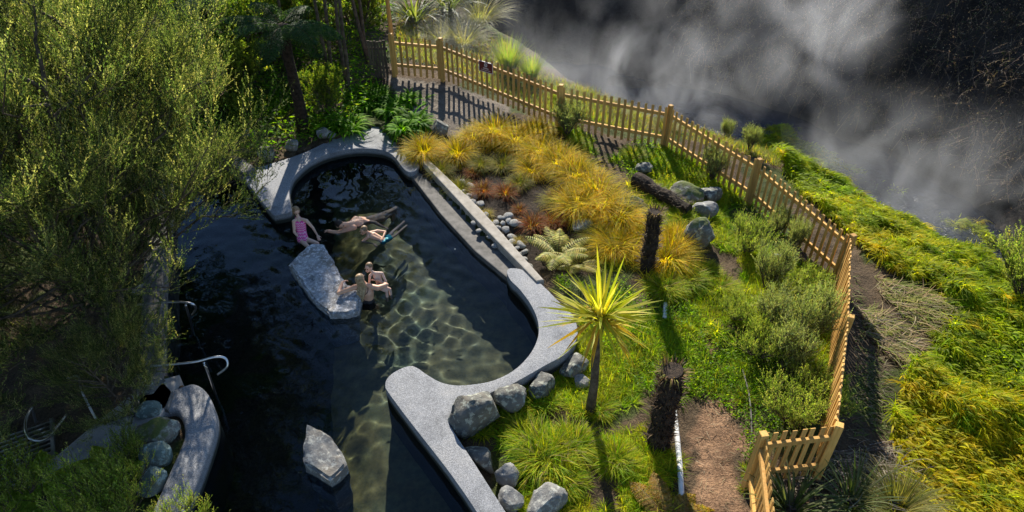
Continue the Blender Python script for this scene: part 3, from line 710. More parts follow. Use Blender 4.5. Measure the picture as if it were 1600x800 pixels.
for k, (a_, b_, s, lb) in enumerate(CL[:-1]):
    tag(dup(limet[k % 2], G(a_, b_), k*2.1, s, lb, 'bright green grass clumps in the garden'), cat='grass clump')
# strap leaved lilies
def lily_proto(seed, pal, n=70, L0=.6, w=.06, name='lily_plant'):
    r = np.random.default_rng(seed); root = empty(name); acc = Acc()
    cr = r.uniform(-.35, .35, (6, 2)); ci = r.integers(0, 6, n)
    az = r.uniform(0, 6.28, n); base = np.stack([cr[ci, 0]+.03*np.cos(az), cr[ci, 1]+.03*np.sin(az), np.zeros(n)], 1)
    V, Fq, t, bid, _ = blades(base, az, np.radians(r.uniform(45, 85, n)), L0*r.uniform(.6, 1.1, n), w*r.uniform(.7, 1.1, n), r.uniform(1.2, 2.3, n), 6, np.array([.5,.8,1,1,.85,.55,.05]))
    c = tints(n, pal, r=r)[bid]; obj_np('leaves', V, Fq, M['lily'], root, np.clip(c, .01, .8)); return root
GREEN = [(.09,.21,.01),(.14,.28,.012),(.05,.13,.01)]
lil = [proto(lily_proto, 150+k, GREEN, 190) for k in range(2)]
for k, (a_, b_, s, lb) in enumerate([(540,200,1.0,'strappy leaved lily clump behind the pointed part of the rim'),(650,195,1.15,'glossy bright lily clump between the rim point and the gravel path'),(578,165,1.0,'lily clump in the sun below the old gate'),(610,180,.9,'lily clump at the edge of the shaded path'),(560,150,.9,'lily clump in front of the slim tree trunks'),(430,165,1.1,'dark shaded lily clump left of the tree fern'),(640,160,.8,'small lily clump deeper in the path shade'),(500,205,.8,'low lily clump right of the tree fern base'),(405,190,.9,'shaded broad leaved clump in the far undergrowth'),(590,145,.8,'lily clump nearest the old gate foot')]):
    tag(dup(lil[k % 2], G(a_, b_), k*1.7, s, lb, 'broad leaved lily clumps behind the pool'), cat='lily')
# ferns
def fern_fronds(seed, nfr, L0, pw, pal, el=(25, 60), droop=(.7, 1.3), npin=34, trunk=0.0, wide=.26, material='leaf', root=None, sub=True):
    r = np.random.default_rng(seed); acc = Acc()
    az = np.arange(nfr)*2*np.pi/nfr+r.normal(0, .2, nfr); base = np.zeros((nfr, 3)); base[:, 2] = trunk
    e = np.radians(r.uniform(*el, nfr)); Ls = L0*r.uniform(.8, 1.1, nfr); dr = r.uniform(*droop, nfr)
    V, Fq, t, bid, pts = blades(base, az, e, Ls, .018, dr, 12)
    acc.add(V, Fq, np.array([.10,.07,.03]))
    for s in (-1, 1):
        tt = np.linspace(.12, .98, npin); f = tt*12; i = np.clip(f.astype(int), 0, 11); fr = (f-i)[None, :, None]
        p = pts[:, i]*(1-fr)+pts[:, i+1]*fr; tan = norm(pts[:, i+1]-pts[:, i])
        side = np.stack([-np.sin(az), np.cos(az), 0*az], 1)[:, None, :]*s
        pr = np.sin(np.pi*np.clip(tt*.93+.1, 0, 1))**.7
        ln = L0*wide*pr[None, :]*r.uniform(.9, 1.1, (nfr, npin))
        d = norm(tan*.35+side); 
        az2 = np.arctan2(d[..., 1], d[..., 0]); el2 = np.arcsin(np.clip(d[..., 2], -1, 1))
        b_ = p.reshape(-1, 3); n = len(b_)
        if sub:
            Vq, Fq, t2, bid2, pp = blades(b_, az2.ravel(), el2.ravel()+.15, ln.ravel(), pw*.35, .6, 3)
            c = tints(n, pal, r=r)[bid2]; acc.add(Vq, Fq, np.clip(c, .01, .8))
            for s2 in (-1, 1):
                m_ = 7; u = np.linspace(.1, .95, m_); f2 = u*3; i2 = np.clip(f2.astype(int), 0, 2); fr2 = (f2-i2)[None, :, None]
                q = pp[:, i2]*(1-fr2)+pp[:, i2+1]*fr2; tn = norm(pp[:, i2+1]-pp[:, i2])
                sd = np.stack([-np.sin(az2.ravel()), np.cos(az2.ravel()), 0*az2.ravel()], 1)[:, None, :]*s2
                dd = norm(tn*.5+sd+np.array([0, 0, -.15])); k = n*m_
                Vl, Fl = leafquads(q.reshape(-1, 3), dd.reshape(-1, 3), (pw*1.1*(1-u*.7))[None, :].repeat(n, 0).ravel(), pw*.5, r)
                cc = np.repeat(np.repeat(tints(n, pal, r=r), m_, 0), 4, 0); acc.add(Vl, Fl, np.clip(cc, .01, .8))
        else:
            Vq, Fq, t2, bid2, pp = blades(b_, az2.ravel(), el2.ravel()+.1, ln.ravel(), pw, .7, 3, np.array([.7,1,.8,.1]))
            c = tints(n, pal, r=r)[bid2]; acc.add(Vq, Fq, np.clip(c, .01, .8))
    return acc.build('fronds', M[material], root)
def fern(px, py, s, seed, label, pal, nfr=12, L0=.9, el=(25, 60), trunk=0.0, tr=.12, pw=.05, name='fern', rz=0, wide=.26, group=None, loc=None, droop=(.7,1.3), sub=True):
    root = empty(name, loc or G(px, py), rz, label, 'fern', group); root.scale = (s,)*3
    fern_fronds(seed, nfr, L0, pw, pal, el, droop, trunk=trunk, wide=wide, root=root, sub=sub, npin=34 if sub else 17)
    if trunk:
        bm = tube_path([Vector((0,0,-.1)), Vector((.02,0,trunk*.3)), Vector((-.03,.02,trunk*.7)), Vector((0,0,trunk+.05))], [tr*1.3, tr, tr*.9, tr], 12); obj_bm('trunk', bm, M['fernbark'], root, True)
    return root
DKG = [(.03,.07,.025),(.045,.10,.035),(.06,.10,.05)]
fern(475,205,1.0,200,'dark tree fern with drooping fronds behind the curved rim',DKG,14,1.5,(10,40),2.7,.14,.06,'tree_fern')
fern(345,120,1.0,201,'silvery tree fern at the upper left behind the feathery trees',[(.12,.16,.09),(.2,.24,.16),(.08,.12,.05)],13,1.5,(15,40),2.2,.12,.06,'tree_fern')
fern(262,150,1.0,202,'yellowing tree fern at the far left of the undergrowth',[(.18,.2,.04),(.25,.22,.06),(.1,.14,.03)],11,1.4,(15,45),1.8,.12,.06,'tree_fern')
fern(420,95,1.0,203,'bright green tree fern in the sunlit gap behind the dark one',[(.10,.18,.03),(.16,.24,.04)],12,1.3,(15,45),1.6,.12,.06,'tree_fern')
fern(872,402,1.0,204,'pale yellowish fern with broad fronds beside the pool wall end',[(.40,.38,.10),(.48,.44,.14),(.26,.29,.07)],15,.8,(35,65),0,.1,.026,wide=.22,sub=False)
fern(905,415,.8,205,'smaller pale fern at the right of the broad pale one',[(.36,.34,.09),(.44,.4,.13)],11,.75,(30,60),0,.1,.026,wide=.22,sub=False)
fern(1040,812,1.0,206,'bronze fern with curled fronds at the bottom edge',[(.24,.15,.05),(.34,.24,.08),(.2,.17,.04)],9,.75,(15,40),0,.1,.045,wide=.22)
fern(80,800,1.0,207,'bright yellow green fern at the lower left corner',[(.2,.3,.03),(.28,.36,.05)],11,.9,(20,50),0.2,.08,.05,wide=.24)
fern(175,740,.7,208,'small yellow green fern below the concrete path joint',[(.22,.32,.03),(.28,.36,.05)],10,.8,(20,50),0,.08,.05,wide=.24)
# fine leaved trees
OLV = [(.08,.118,.035),(.135,.168,.055),(.03,.055,.018),(.28,.29,.12)]
GRY = [(.22,.27,.10),(.15,.2,.07),(.3,.33,.16),(.26,.27,.09)]
YEL = [(.14,.2,.03),(.2,.25,.05),(.1,.15,.03)]
def fine_tree(name, seed, H, Rc, pal, stems=3, nb=26, n2=9, n3=7, nl=12, ll=.035, lw=.011, low=.18, lean=(0,0), up=.35, trunk_r=.06, lname='crown', spread0=.25, woodmat_='bark', spray=0):
    r = np.random.default_rng(seed); root = empty(name); k = 9
    u = np.linspace(0, 1, k); S = np.zeros((stems, k, 3))
    for s in range(stems):
        a = r.uniform(0, 6.28); sp_ = spread0*Rc*(s > 0 or stems > 1)
        S[s, :, 0] = lean[0]*u+np.cos(a)*sp_*u**.8+np.cumsum(r.normal(0, .02*H/5, k)); S[s, :, 1] = lean[1]*u+np.sin(a)*sp_*u**.8+np.cumsum(r.normal(0, .02*H/5, k))
        S[s, :, 2] = H*(1 if s == 0 else r.uniform(.75, .97))*u; S[s, 0, :2] *= .3
    B1, t1 = children_of(S, nb, low, lambda t: Rc*(1.12-.80*t**1.3), 72 if spray > .2 else 62, .12 if spray > .2 else up, .14 if spray > .2 else .25, 6, r)
    B2, t2 = children_of(B1, n2, .2, .34*Rc*.62, 42, .25, .2, 4, r)
    B3, t3 = children_of(B2, n3, .15, .15*Rc*.62+.05, 38, .25, .15, 3, r)
    if spray:
        B2, t2 = children_of(B1, n2, .38 if spray > .2 else .2, spray*2.0, 34, .24, .25, 4, r); B3, t3 = children_of(B2, n3, .1, spray, 32, .18, .3, 3, r)
    wood = []
    for PLx, r0, r1, sd in ((S, trunk_r, .012, 8), (B1, .009*Rc+.004, .004, 5), (B2, .004, .002, 3)):
        wood.append(tubes(PLx, r0, r1, sd))
    off = 0; VV = []; FF = []
    for V, Fq in wood: VV.append(V); FF.append(Fq+off); off += len(V)
    obj_np('trunk', np.concatenate(VV), np.concatenate(FF), M[woodmat_], root, smooth_=True)
    Pl = np.concatenate([B3])
    n = len(Pl); t = r.uniform(0.0, 1, (n, nl)); f = t*2; i = np.clip(f.astype(int), 0, 1); fr = (f-i)[..., None]; ni = np.arange(n)[:, None]
    pos = (Pl[ni, i]*(1-fr)+Pl[ni, i+1]*fr).reshape(-1, 3); tan = norm(Pl[ni, i+1]-Pl[ni, i]).reshape(-1, 3)
    d = norm(tan*(1.5 if spray else 1.0)+r.normal(0, .55, tan.shape)); N_ = len(pos)
    V, Fq = leafquads(pos, d, ll*r.uniform(.6, 1.3, N_), lw*r.uniform(.7, 1.3, N_), r)
    # each twig has its own hue; colour lighter towards the tip
    cp_ = np.repeat(tints(n, pal, jit=.18, r=r), nl, 0)*(.85+.3*t.reshape(-1, 1)); c = np.repeat(cp_, 4, 0)
    obj_np(lname, V, Fq, M['needle' if lw < .016 else 'leaf'], root, np.clip(c, .01, .8))
    return root
big = [proto(fine_tree, 'tea_tree', 300+k, 5.4, 3.1, OLV, 3, 22, 20, 10, 20, .033, .012, .10, (.5, .1), spray=.30) for k in range(2)]
def put(q, loc, rz, s, lb, cat, group): return tag(dup(q, loc, rz, s, lb, group), cat=cat)
def gxy(x, y): return Vector((x, y, float(ground_h(x, y))))
gk = 'feathery trees on the left of the pool'
put(big[0], gxy(-7.1, 9.5), 0, 1.12, 'tallest feathery tree, its branches reaching farthest over the pool', 'tree', gk)
put(big[1], gxy(-10.0, 10.6), .3, .95, 'feathery tree at the upper left edge of the photo', 'tree', gk)
put(big[1], gxy(-6.4, 8.0), 2.3, .80, 'lower feathery tree above the concrete path', 'tree', gk)
put(big[0], gxy(-9.2, 8.4), .6, .8, 'feathery tree filling the middle of the left edge', 'tree', gk)
put(big[1], gxy(-11.2, 13.2), -.4, .95, 'feathery tree in the far upper left corner', 'tree', gk)
put(big[0], gxy(-7.6, 11.6), 1.5, .85, 'feathery tree between the yellowing fern and the tallest feathery tree', 'tree', gk)
put(big[0], gxy(-8.0, 6.6), .9, .55, 'lowest feathery tree at the left edge beside the drain grate', 'tree', gk)
put(big[0], P(222, 660, .1), 2.9, .36, 'young feathery tree rooted among the stones inside the hooked stone rim', 'tree', gk)
put(big[1], gxy(-6.9, 11.3), 4.0, .72, 'feathery tree reaching towards the near leg of the curved rim', 'tree', gk)
tallt = [proto(fine_tree, 'tea_tree', 320+k, 7.6, 2.0, [(.08,.11,.035),(.11,.14,.05),(.14,.17,.05)], 2, 30, 9, 8, 12, .045, .015, .42) for k in range(2)]
gk = 'slim tall trees behind the pool'
for k, (a_, b_, s, lb) in enumerate([(545,150,1.0,'slim tall tree with two thin trunks behind the lilies'),(520,140,.95,'slim tall tree just right of the tree fern'),(450,110,1.0,'slim tall tree behind the dark tree fern'),(575,100,1.0,'slim tall tree nearest the old gate'),(380,60,1.0,'slim tall tree behind the silvery fern'),(300,10,1.0,'slim tall tree at the far back on the left')]):
    put(tallt[k % 2], G(a_, b_), k*1.9, s, lb, 'tree', gk)
# leafy understorey shrubs
def leafy_shrub(name, seed, H, Rc, pal, ll=.06, lw=.03, nl=9, nb=16, n2=7, n3=5):
    return fine_tree(name, seed, H, Rc, pal, 4, nb, n2, n3, nl, ll, lw, .08, (0,0), .35, .03, 'foliage', .5)
shr = [proto(leafy_shrub, 'leafy_shrub', 340, 1.8, 1.1, [(.07,.13,.02),(.12,.19,.03),(.2,.24,.04)]), proto(leafy_shrub, 'leafy_shrub', 341, 1.6, 1.1, [(.16,.22,.03),(.24,.28,.05),(.1,.14,.03)])]
gk = 'leafy shrubs in the undergrowth behind the pool'
for k, (a_, b_, s, lb) in enumerate([(400,130,1.2,'leafy shrub left of the dark tree fern'),(370,170,.9,'dark leafy shrub behind the shaded grey stone'),(440,60,1.3,'sunlit leafy shrub behind the tree ferns'),(330,180,1.0,'leafy shrub at the back edge of the pool by the feathery trees'),(500,90,1.1,'leafy shrub between the slim trunks'),(560,60,1.2,'leafy shrub in the shade left of the tall post'),(510,180,.6,'reddish low shrub right of the tree fern trunk'),(250,60,1.2,'leafy shrub beyond the yellowing tree fern'),(480,20,1.4,'tall leafy shrub at the top edge'),(200,100,1.2,'leafy shrub behind the upper left trees'),(390,205,.5,'low shrub behind the left end of the curved rim'),(560,20,1.4,'leafy shrub at the top edge left of the tall post'),(380,20,1.4,'bright leafy shrub at the top edge left of centre'),(120,40,1.3,'leafy shrub near the top left corner')]):
    put(shr[k % 2], G(a_, b_), k*1.9, s, lb, 'shrub', gk)
# grey green seedlings
sd = [proto(fine_tree, 'grey_shrub', 350, .95, .5, GRY, 4, 13, 6, 5, 12, .026, .009, .08, (0,0), .9, .015, 'foliage', .5, spray=.12), proto(fine_tree, 'grey_shrub', 351, .7, .6, [(.24,.31,.05),(.15,.23,.035),(.33,.36,.10)], 5, 12, 6, 5, 12, .027, .010, .05, (0,0), .8, .015, 'foliage', .7, spray=.12)]
gk = 'grey green shrub seedlings in the garden'
for k, (a_, b_, s, lb, w_) in enumerate([(886,212,1.0,'grey seedling shrub in front of the fence post right of the sign',0),(1110,285,1.15,'dark grey seedling shrub in front of the fence near the boulders',0),(1165,395,1.0,'round pale green shrub right of the boulders',1),(1195,455,1.0,'grey shrub below the round pale one',0),(1235,470,.9,'grey shrub beside the white pipe stub',1),(1205,520,1.1,'grey shrub halfway down beside the side fence',0),(1250,545,1.2,'silvery shrub against the side fence',0),
   (1225,590,1.1,'silvery shrub below the one against the side fence',0),(1262,625,.9,'olive shrub near the side fence low down',1),(1232,660,1.0,'olive shrub just above the short fence panel',1),(1275,650,.7,'small olive shrub in the corner of the fence',1),(1240,395,.8,'thin shrub in front of the fence at the right bend',0),(1210,370,.7,'small brownish shrub close to the fence right of the round one',0),(1135,215,.6,'grey tufted shrub beyond the fence at the gully edge',0),(1170,235,.6,'pale grey shrub beyond the fence over the steam',0),(1150,500,.7,'low green shrub at the edge of the bare soil',1),(1180,560,.7,'low olive shrub beside the thin hose',1)]):
    put(sd[w_], G(a_, b_), k*2.2, (s*random.uniform(.75, 1.15), s*random.uniform(.75, 1.15), s*random.uniform(.6, .95)), lb, 'shrub', gk)
for k, (a_, b_, s, lb) in enumerate([(300,850,.7,'olive shrub at the bottom edge beside the hooked rim'),(205,808,.75,'olive shrub at the bottom left in front of the teal stones'),(160,810,.9,'olive shrub at the bottom edge by the yellow green fern'),(200,730,.55,'small brown green shrub below the path slab'),(30,800,.9,'shrub in the lower left corner')]):
    put(sd[1], G(a_, b_), k*1.2+.4, s, lb, 'shrub', 'olive shrubs along the lower left')
# flax and toetoe behind the fence, reeds
def flax_proto(seed, pal, n, L0, w, name, dr=(.6, 1.6), el=(50, 85)):
    r = np.random.default_rng(seed); root = empty(name); a = r.uniform(0, 6.28, n)
    V, Fq, t, bid, _ = blades(np.stack([.15*np.cos(a), .15*np.sin(a), 0*a], 1), a+r.normal(0, .3, n), np.radians(r.uniform(*el, n)), L0*r.uniform(.6, 1.1, n), w, r.uniform(*dr, n), 6, np.array([.8,1,1,.9,.7,.4,.05]))
    obj_np('leaves', V, Fq, M['leaf'], root, np.clip(tints(n, pal, r=r)[bid], .01, .8)); return root
flax = proto(flax_proto, 400, [(.08,.11,.04),(.14,.16,.08),(.06,.09,.03)], 90, 1.9, .06, 'flax_plant')
toe = proto(flax_proto, 401, [(.2,.2,.06),(.27,.24,.09),(.13,.15,.04)], 500, 1.3, .014, 'toetoe_grass')
reed = proto(flax_proto, 402, [(.16,.26,.05),(.22,.3,.06),(.28,.28,.1)], 500, 1.1, .014, 'reed_clump', (.1, .7), (65, 90))
for k, (q, a_, b_, s, lb, c_) in enumerate([(flax,648,35,1.0,'flax with long arching leaves behind the left of the fence','flax'),(flax,700,20,1.1,'dark flax at the top edge above the fence','flax'),(toe,750,40,1.2,'pale feathery grass at the top beside the dark water','grass clump'),(toe,725,75,1.0,'dry brownish grass behind the fence left of the sign','grass clump'),(reed,795,112,1.0,'bright reed clump standing behind the warning sign','reeds'),(reed,830,125,.75,'smaller reed clump right of the one behind the sign','reeds'),
   (toe,1040,205,.5,'dry grass tuft beyond the middle fence post','grass clump'),(toe,960,180,.45,'yellow grass tuft beyond the fence in the steam','grass clump'),(toe,1215,225,.55,'dry seed grass at the gully edge beyond the fence','grass clump'),(flax,1330,790,.45,'flax leaves lying over dead litter below the short fence panel','flax'),(flax,1235,800,.5,'variegated flax below the short fence panel','flax'),(toe,1400,800,.6,'dry grass tuft at the bottom edge right of the fence','grass clump'),(reed,870,160,.5,'low reed tuft beyond the fence right of the sign','reeds'),(toe,690,70,.8,'dry grass behind the first fence post','grass clump')]):
    tag(dup(q, G(a_, b_), k*1.1, s, lb, 'flax and tall grasses beyond the fence'), cat=c_)
# cabbage palm
cb = G(922, 642); root = empty('cabbage_palm', cb, 0, 'cabbage palm with a bright spiky yellow green head in front of the pool corner', 'palm'); TH = 1.98-cb.z
bm = tube_path([Vector((0,0,-.1)), Vector((.02,0,TH*.35)), Vector((.0,.03,TH*.7)), Vector((.02,.02,TH))], [.085,.065,.06,.07], 12); obj_bm('trunk', bm, M['bark'], root, True)
r = np.random.default_rng(5); n = 150; az = r.uniform(0, 6.28, n); e = np.radians(np.concatenate([r.uniform(10, 80, 95), r.uniform(-45, 12, 55)]))
V, Fq, t, bid, _ = blades(np.stack([.04*np.cos(az)+.02, .04*np.sin(az)+.02, TH+.12*r.uniform(-1, 1, n)], 1), az, e, r.uniform(.55, .95, n), r.uniform(.035, .05, n), r.uniform(.0, .35, n), 5, np.array([.6,1,1,.8,.5,.03]), r.uniform(-.7, .7, n))
c = tints(n, [(.30,.33,.04),(.42,.42,.05),(.48,.45,.10)], jit=.1, r=r); dead = e < -.35; c[dead] = np.array([.42,.27,.04]); obj_np('leaves', V, Fq, M['leaf'], root, np.clip(c[bid]*(.85+.3*t[:, None]), .01, .8))
# stumps of tree fern and log
def stump(px, py, h, r0, seed, label, leafy):
    g = G(px, py); root = empty('fern_stump', g, 0, label, 'stump'); rr = random.Random(seed)
    bm = tube_path([Vector((rr.gauss(0, .012), rr.gauss(0, .012), -.1+(h+.1)*k/14)) for k in range(15)], [r0*(1.12-.2*k/14+rr.uniform(-.05, .08)) for k in range(15)], 16)
    obj_bm('trunk', bm, M['fernbark'], root, False)
    q = np.random.default_rng(seed); n = 700; a = q.uniform(0, 6.28, n); z = q.uniform(0, h, n); ra = r0*(1.05-.15*z/h)
    V, Fq, t, bid, _ = blades(np.stack([ra*np.cos(a), ra*np.sin(a), z], 1), a+q.normal(0, .3, n), np.radians(q.uniform(35, 80, n)), q.uniform(.08, .19, n), .02, q.uniform(-.6, 1.2, n), 3)
    obj_np('frond_bases', V, Fq, M['dry'], root, np.clip(tints(n, [(.07,.05,.035),(.16,.115,.075),(.03,.022,.017)], r=q)[bid], .005, .8))
    n = 60; a = q.uniform(0, 6.28, n)
    V, Fq, t, bid, _ = blades(np.stack([r0*.8*np.cos(a), r0*.8*np.sin(a), np.full(n, h-.02)], 1), a, np.radians(q.uniform(5, 75, n)), q.uniform(.08, .22, n), .016, q.uniform(0, 1.6, n), 4)
    obj_np('dead_leaves', V, Fq, M['dry'], root, np.clip(tints(n, [(.3,.2,.06),(.2,.2,.05),(.16,.09,.05)], r=q)[bid], .005, .8))
stump(1028, 692, 1.6, .165, 1, 'big dark shaggy fern stump beside the white pipe', True)
stump(1010, 424, 1.42, .125, 2, 'slimmer dark fern stump among the yellow grasses farther back', True)
l0, l1 = G(992, 292), G(1075, 338)
lg = empty('fallen_log', l0, 0, 'dark rough fallen log lying in the grass behind the upper stump', 'log')
d = l1-l0
bm = tube_path([d*(k/10)+Vector((0, 0, .17+.03*math.sin(k*1.3))) for k in range(11)], [.19-.007*k+random.uniform(-.012, .012) for k in range(11)], 14); obj_bm('bark', bm, M['fernbark'], lg, False)
n = 500; q = np.random.default_rng(3); tt = q.uniform(0, 1, n); a = q.uniform(0, 6.28, n); dn = d.normalized(); sv = dn.cross(Vector((0,0,1))).normalized(); 
base = np.array(d)[None]*tt[:, None]+np.array([0,0,.17])+ .17*(np.cos(a)[:, None]*np.array(sv)[None]+np.sin(a)[:, None]*np.array([0,0,1.]))
V, Fq, t, bid, _ = blades(base, np.full(n, math.atan2(d.y, d.x))+q.normal(0, .5, n), q.uniform(.0, .7, n), q.uniform(.06, .14, n), .015, 0, 2); obj_np('bark_shreds', V, Fq, M['dry'], lg, np.clip(tints(n, [(.05,.035,.025),(.10,.075,.05)], r=q)[bid], .005, .8))
# pipes, hose, sunken drum
def tagbm(name, bm, material, label, cat, sm=True): return tag(obj_bm(name, bm, material, None, sm), label, cat)
tagbm('white_pipe', tube_path(spline([G(1066, 850)+Vector((0,0,.06)), G(1062,740)+Vector((0,0,.06)), G(1052,640)+Vector((0,0,.06)), G(1046,600)+Vector((0,0,.06))], 5), .042, 10), M['plastic'], 'long white pipe on the ground right of the big stump', 'pipe')
tagbm('white_pipe', tube_path(spline([G(1038,500)+Vector((0,0,.05)), G(1039,478)+Vector((0,0,.06))], 5), .04, 10), M['plastic'], 'short pale pipe emerging from the grass right of the palm head', 'pipe')
tagbm('white_pipe', tube_path([G(1198,432)+Vector((0,0,.55)), G(1218,434)+Vector((0,0,.55))], .028, 10), M['plastic'], 'small white pipe stub among the grey shrubs', 'pipe')
tagbm('thin_hose', tube_path(spline([G(1160,580)+Vector((0,0,.03)), G(1170,620)+Vector((0,0,.03)), G(1174,670)+Vector((0,0,.03)), G(1172,700)+Vector((0,0,.03))], 6), .014, 8), M['ledge'], 'thin grey hose lying along the bare soil path', 'hose')
dg = G(992, 592); dr_ = empty('sunken_drum', dg, 0, 'round open sunken drum with a pale rim behind the palm trunk', 'drum')
bm = bmesh.new(); bmesh.ops.create_circle(bm, cap_ends=True, segments=28, radius=.22, matrix=__import__('mathutils').Matrix.Translation((0,0,.06))); obj_bm('soil', bm, M['bark'], dr_)
ring = [Vector((.235*math.cos(a), .235*math.sin(a), .04)) for a in [k*2*math.pi/28 for k in range(29)]]; obj_bm('rim', tube_path(ring, .014, 8, False), M['greyrock'], dr_, True)
bm = bmesh.new(); bmesh.ops.create_cone(bm, cap_ends=False, segments=28, radius1=.225, radius2=.225, depth=.16, matrix=__import__('mathutils').Matrix.Translation((0,0,-.05))); obj_bm('wall', bm, M['plastic'], dr_, True)
# ------------------------------------------------------------------ ground cover (stuff)
def scatter(poly, dens, r=rng):
    poly = np.array(poly); lo = poly.min(0); hi = poly.max(0); n = int((hi-lo).prod()*dens)
    X = r.uniform(lo[0], hi[0], n); Y = r.uniform(lo[1], hi[1], n); k = inpoly(X, Y, poly); return X[k], Y[k]
GARD = Gpoly([(860,195),(1050,232),(1175,312),(1300,430),(1300,600),(1285,670),(1180,690),(1165,840),(830,840),(780,760),(720,650),(800,610),(900,570),(905,500),(870,440),(1000,400),(1010,330),(960,270)])
X, Y = scatter(GARD, 2300)
nzv = fbm(X, Y, 1.3, 51)+.4*fbm(X, Y, 4, 52)
ind = inpoly(X+.4*fbm(X, Y, 3.2, 2), Y+.35*fbm(X, Y, 3.5, 6), DIRT)
keep = ((nzv > .0) & ~ind) | (ind & (nzv > .45)); X, Y, nzv = X[keep], Y[keep], nzv[keep]; n = len(X)
acc = Acc(); kb = 2; X, Y, nzv = np.repeat(X, kb), np.repeat(Y, kb), np.repeat(nzv, kb); n = len(X); X = X+rng.normal(0, .03, n); Y = Y+rng.normal(0, .03, n)
base = np.stack([X, Y, ground_h(X, Y)-.02], 1)
V, Fq, t, bid, _ = blades(base, rng.uniform(0, 6.28, n), np.radians(rng.uniform(40, 90, n)), np.clip(.12+.10*nzv, .07, .34)*rng.uniform(.6, 1.3, n), rng.uniform(.007, .015, n), rng.uniform(.3, 1.6, n), 3)
hue = smooth(-.8, .8, fbm(X, Y, .8, 61))[:, None]
c = tints(n, [(.13,.24,.012),(.18,.28,.015),(.24,.28,.03),(.3,.27,.08)], [.35,.35,.2,.1])*(1-hue)+tints(n, [(.26,.34,.015),(.33,.38,.02),(.38,.36,.04)])*hue
tag(obj_np('garden_grass', V, Fq, M['grass'], None, np.clip(c[bid], .01, .8)), 'short bright green grass covering the garden between pool and fence', 'grass', kind='stuff')
def clusters(name, poly, dens, per, L0, w, pal, label, seed, mask=None, droop=(.8, 2.2), rad=.05, az_bias=None, cat='grass'):
    q = np.random.default_rng(seed); X, Y = scatter(poly, dens, q)
    if mask is not None: k = mask(X, Y); X, Y = X[k], Y[k]
    n0 = len(X); sz = q.uniform(.55, 1.35, n0); tn = tints(n0, pal, jit=.16, r=q); ci = np.repeat(np.arange(n0), per); n = len(ci)
    a = q.uniform(0, 6.28, n); az = a+q.normal(0, .4, n); 
    if az_bias is not None: az = np.where(q.uniform(size=n) < .65, az_bias+q.normal(0, .6, n), az)
    bx_ = X[ci]+rad*sz[ci]*np.cos(a)*q.uniform(0, 1, n); by_ = Y[ci]+rad*sz[ci]*np.sin(a)*q.uniform(0, 1, n)
    V, Fq, t, bid, _ = blades(np.stack([bx_, by_, ground_h(bx_, by_)-.02+(0 if az_bias is None else np.maximum(0, .10+.16*(fbm(bx_, by_, 1.1, 81)+.5*fbm(bx_, by_, 3.2, 82))+.22*fbm(bx_, by_, 2.0, 83)))], 1), az, np.radians(np.clip(q.normal(62, 17, n), 15, 90)), L0*sz[ci]*q.uniform(.6, 1.2, n), w*q.uniform(.7, 1.3, n), q.uniform(*droop, n), 4, roll=q.uniform(-.5, .5, n))
    c = tn[ci]*(1+q.normal(0, .1, (n, 1))); return tag(obj_np(name, V, Fq, M['grass'], None, np.clip(c[bid], .01, .8)), label, cat, kind='stuff')
clusters('garden_tufts', GARD, 34, 42, .26, .013, [(.2,.34,.012),(.28,.38,.015),(.14,.26,.01),(.36,.36,.03)], 'taller bright green tufts standing up through the garden grass', 501,
    lambda X, Y: (fbm(X, Y, 1.3, 51)+.4*fbm(X, Y, 4, 52) > -.15) & ~inpoly(X, Y, DIRT))
q = np.random.default_rng(88); X, Y = scatter(DIRT, 90, q); acc = Acc(); n = len(X)
V, Fq, t, bid, _ = blades(np.stack([X, Y, ground_h(X, Y)+.015], 1), q.uniform(0, 6.28, n), q.uniform(-.1, .35, n), q.uniform(.06, .3, n), .008, q.uniform(0, .6, n), 3, az_curl=q.normal(0, .5, n))
acc.add(V, Fq, np.clip(tints(n, [(.3,.22,.14),(.14,.09,.05),(.4,.33,.22),(.1,.07,.04)], r=q)[bid], .01, .8)); tag(acc.build('path_twigs', M['dry']), 'twigs and dry bits scattered on the bare brown soil path', 'litter', kind='stuff')
# low leafy weeds
X, Y = scatter(GARD, 160); k_ = fbm(X, Y, 1.0, 71) > .2; X, Y = X[k_], Y[k_]; n0 = len(X); X, Y = np.repeat(X, 8), np.repeat(Y, 8); n = len(X)
pos = np.stack([X+rng.normal(0, .05, n), Y+rng.normal(0, .05, n), ground_h(X, Y)+rng.uniform(.01, .12, n)], 1); d_ = norm(np.stack([rng.normal(size=n), rng.normal(size=n), rng.uniform(-.1, .6, n)], 1))
V, Fq = leafquads(pos, d_, rng.uniform(.03, .07, n), .025); tag(obj_np('garden_weeds', V, Fq, M['leaf'], None, np.clip(np.repeat(tints(n, [(.08,.17,.012),(.12,.22,.015),(.17,.26,.02)]), 4, 0), .01, .8)), 'low leafy green weeds spreading among the garden grass', 'weeds', kind='stuff')
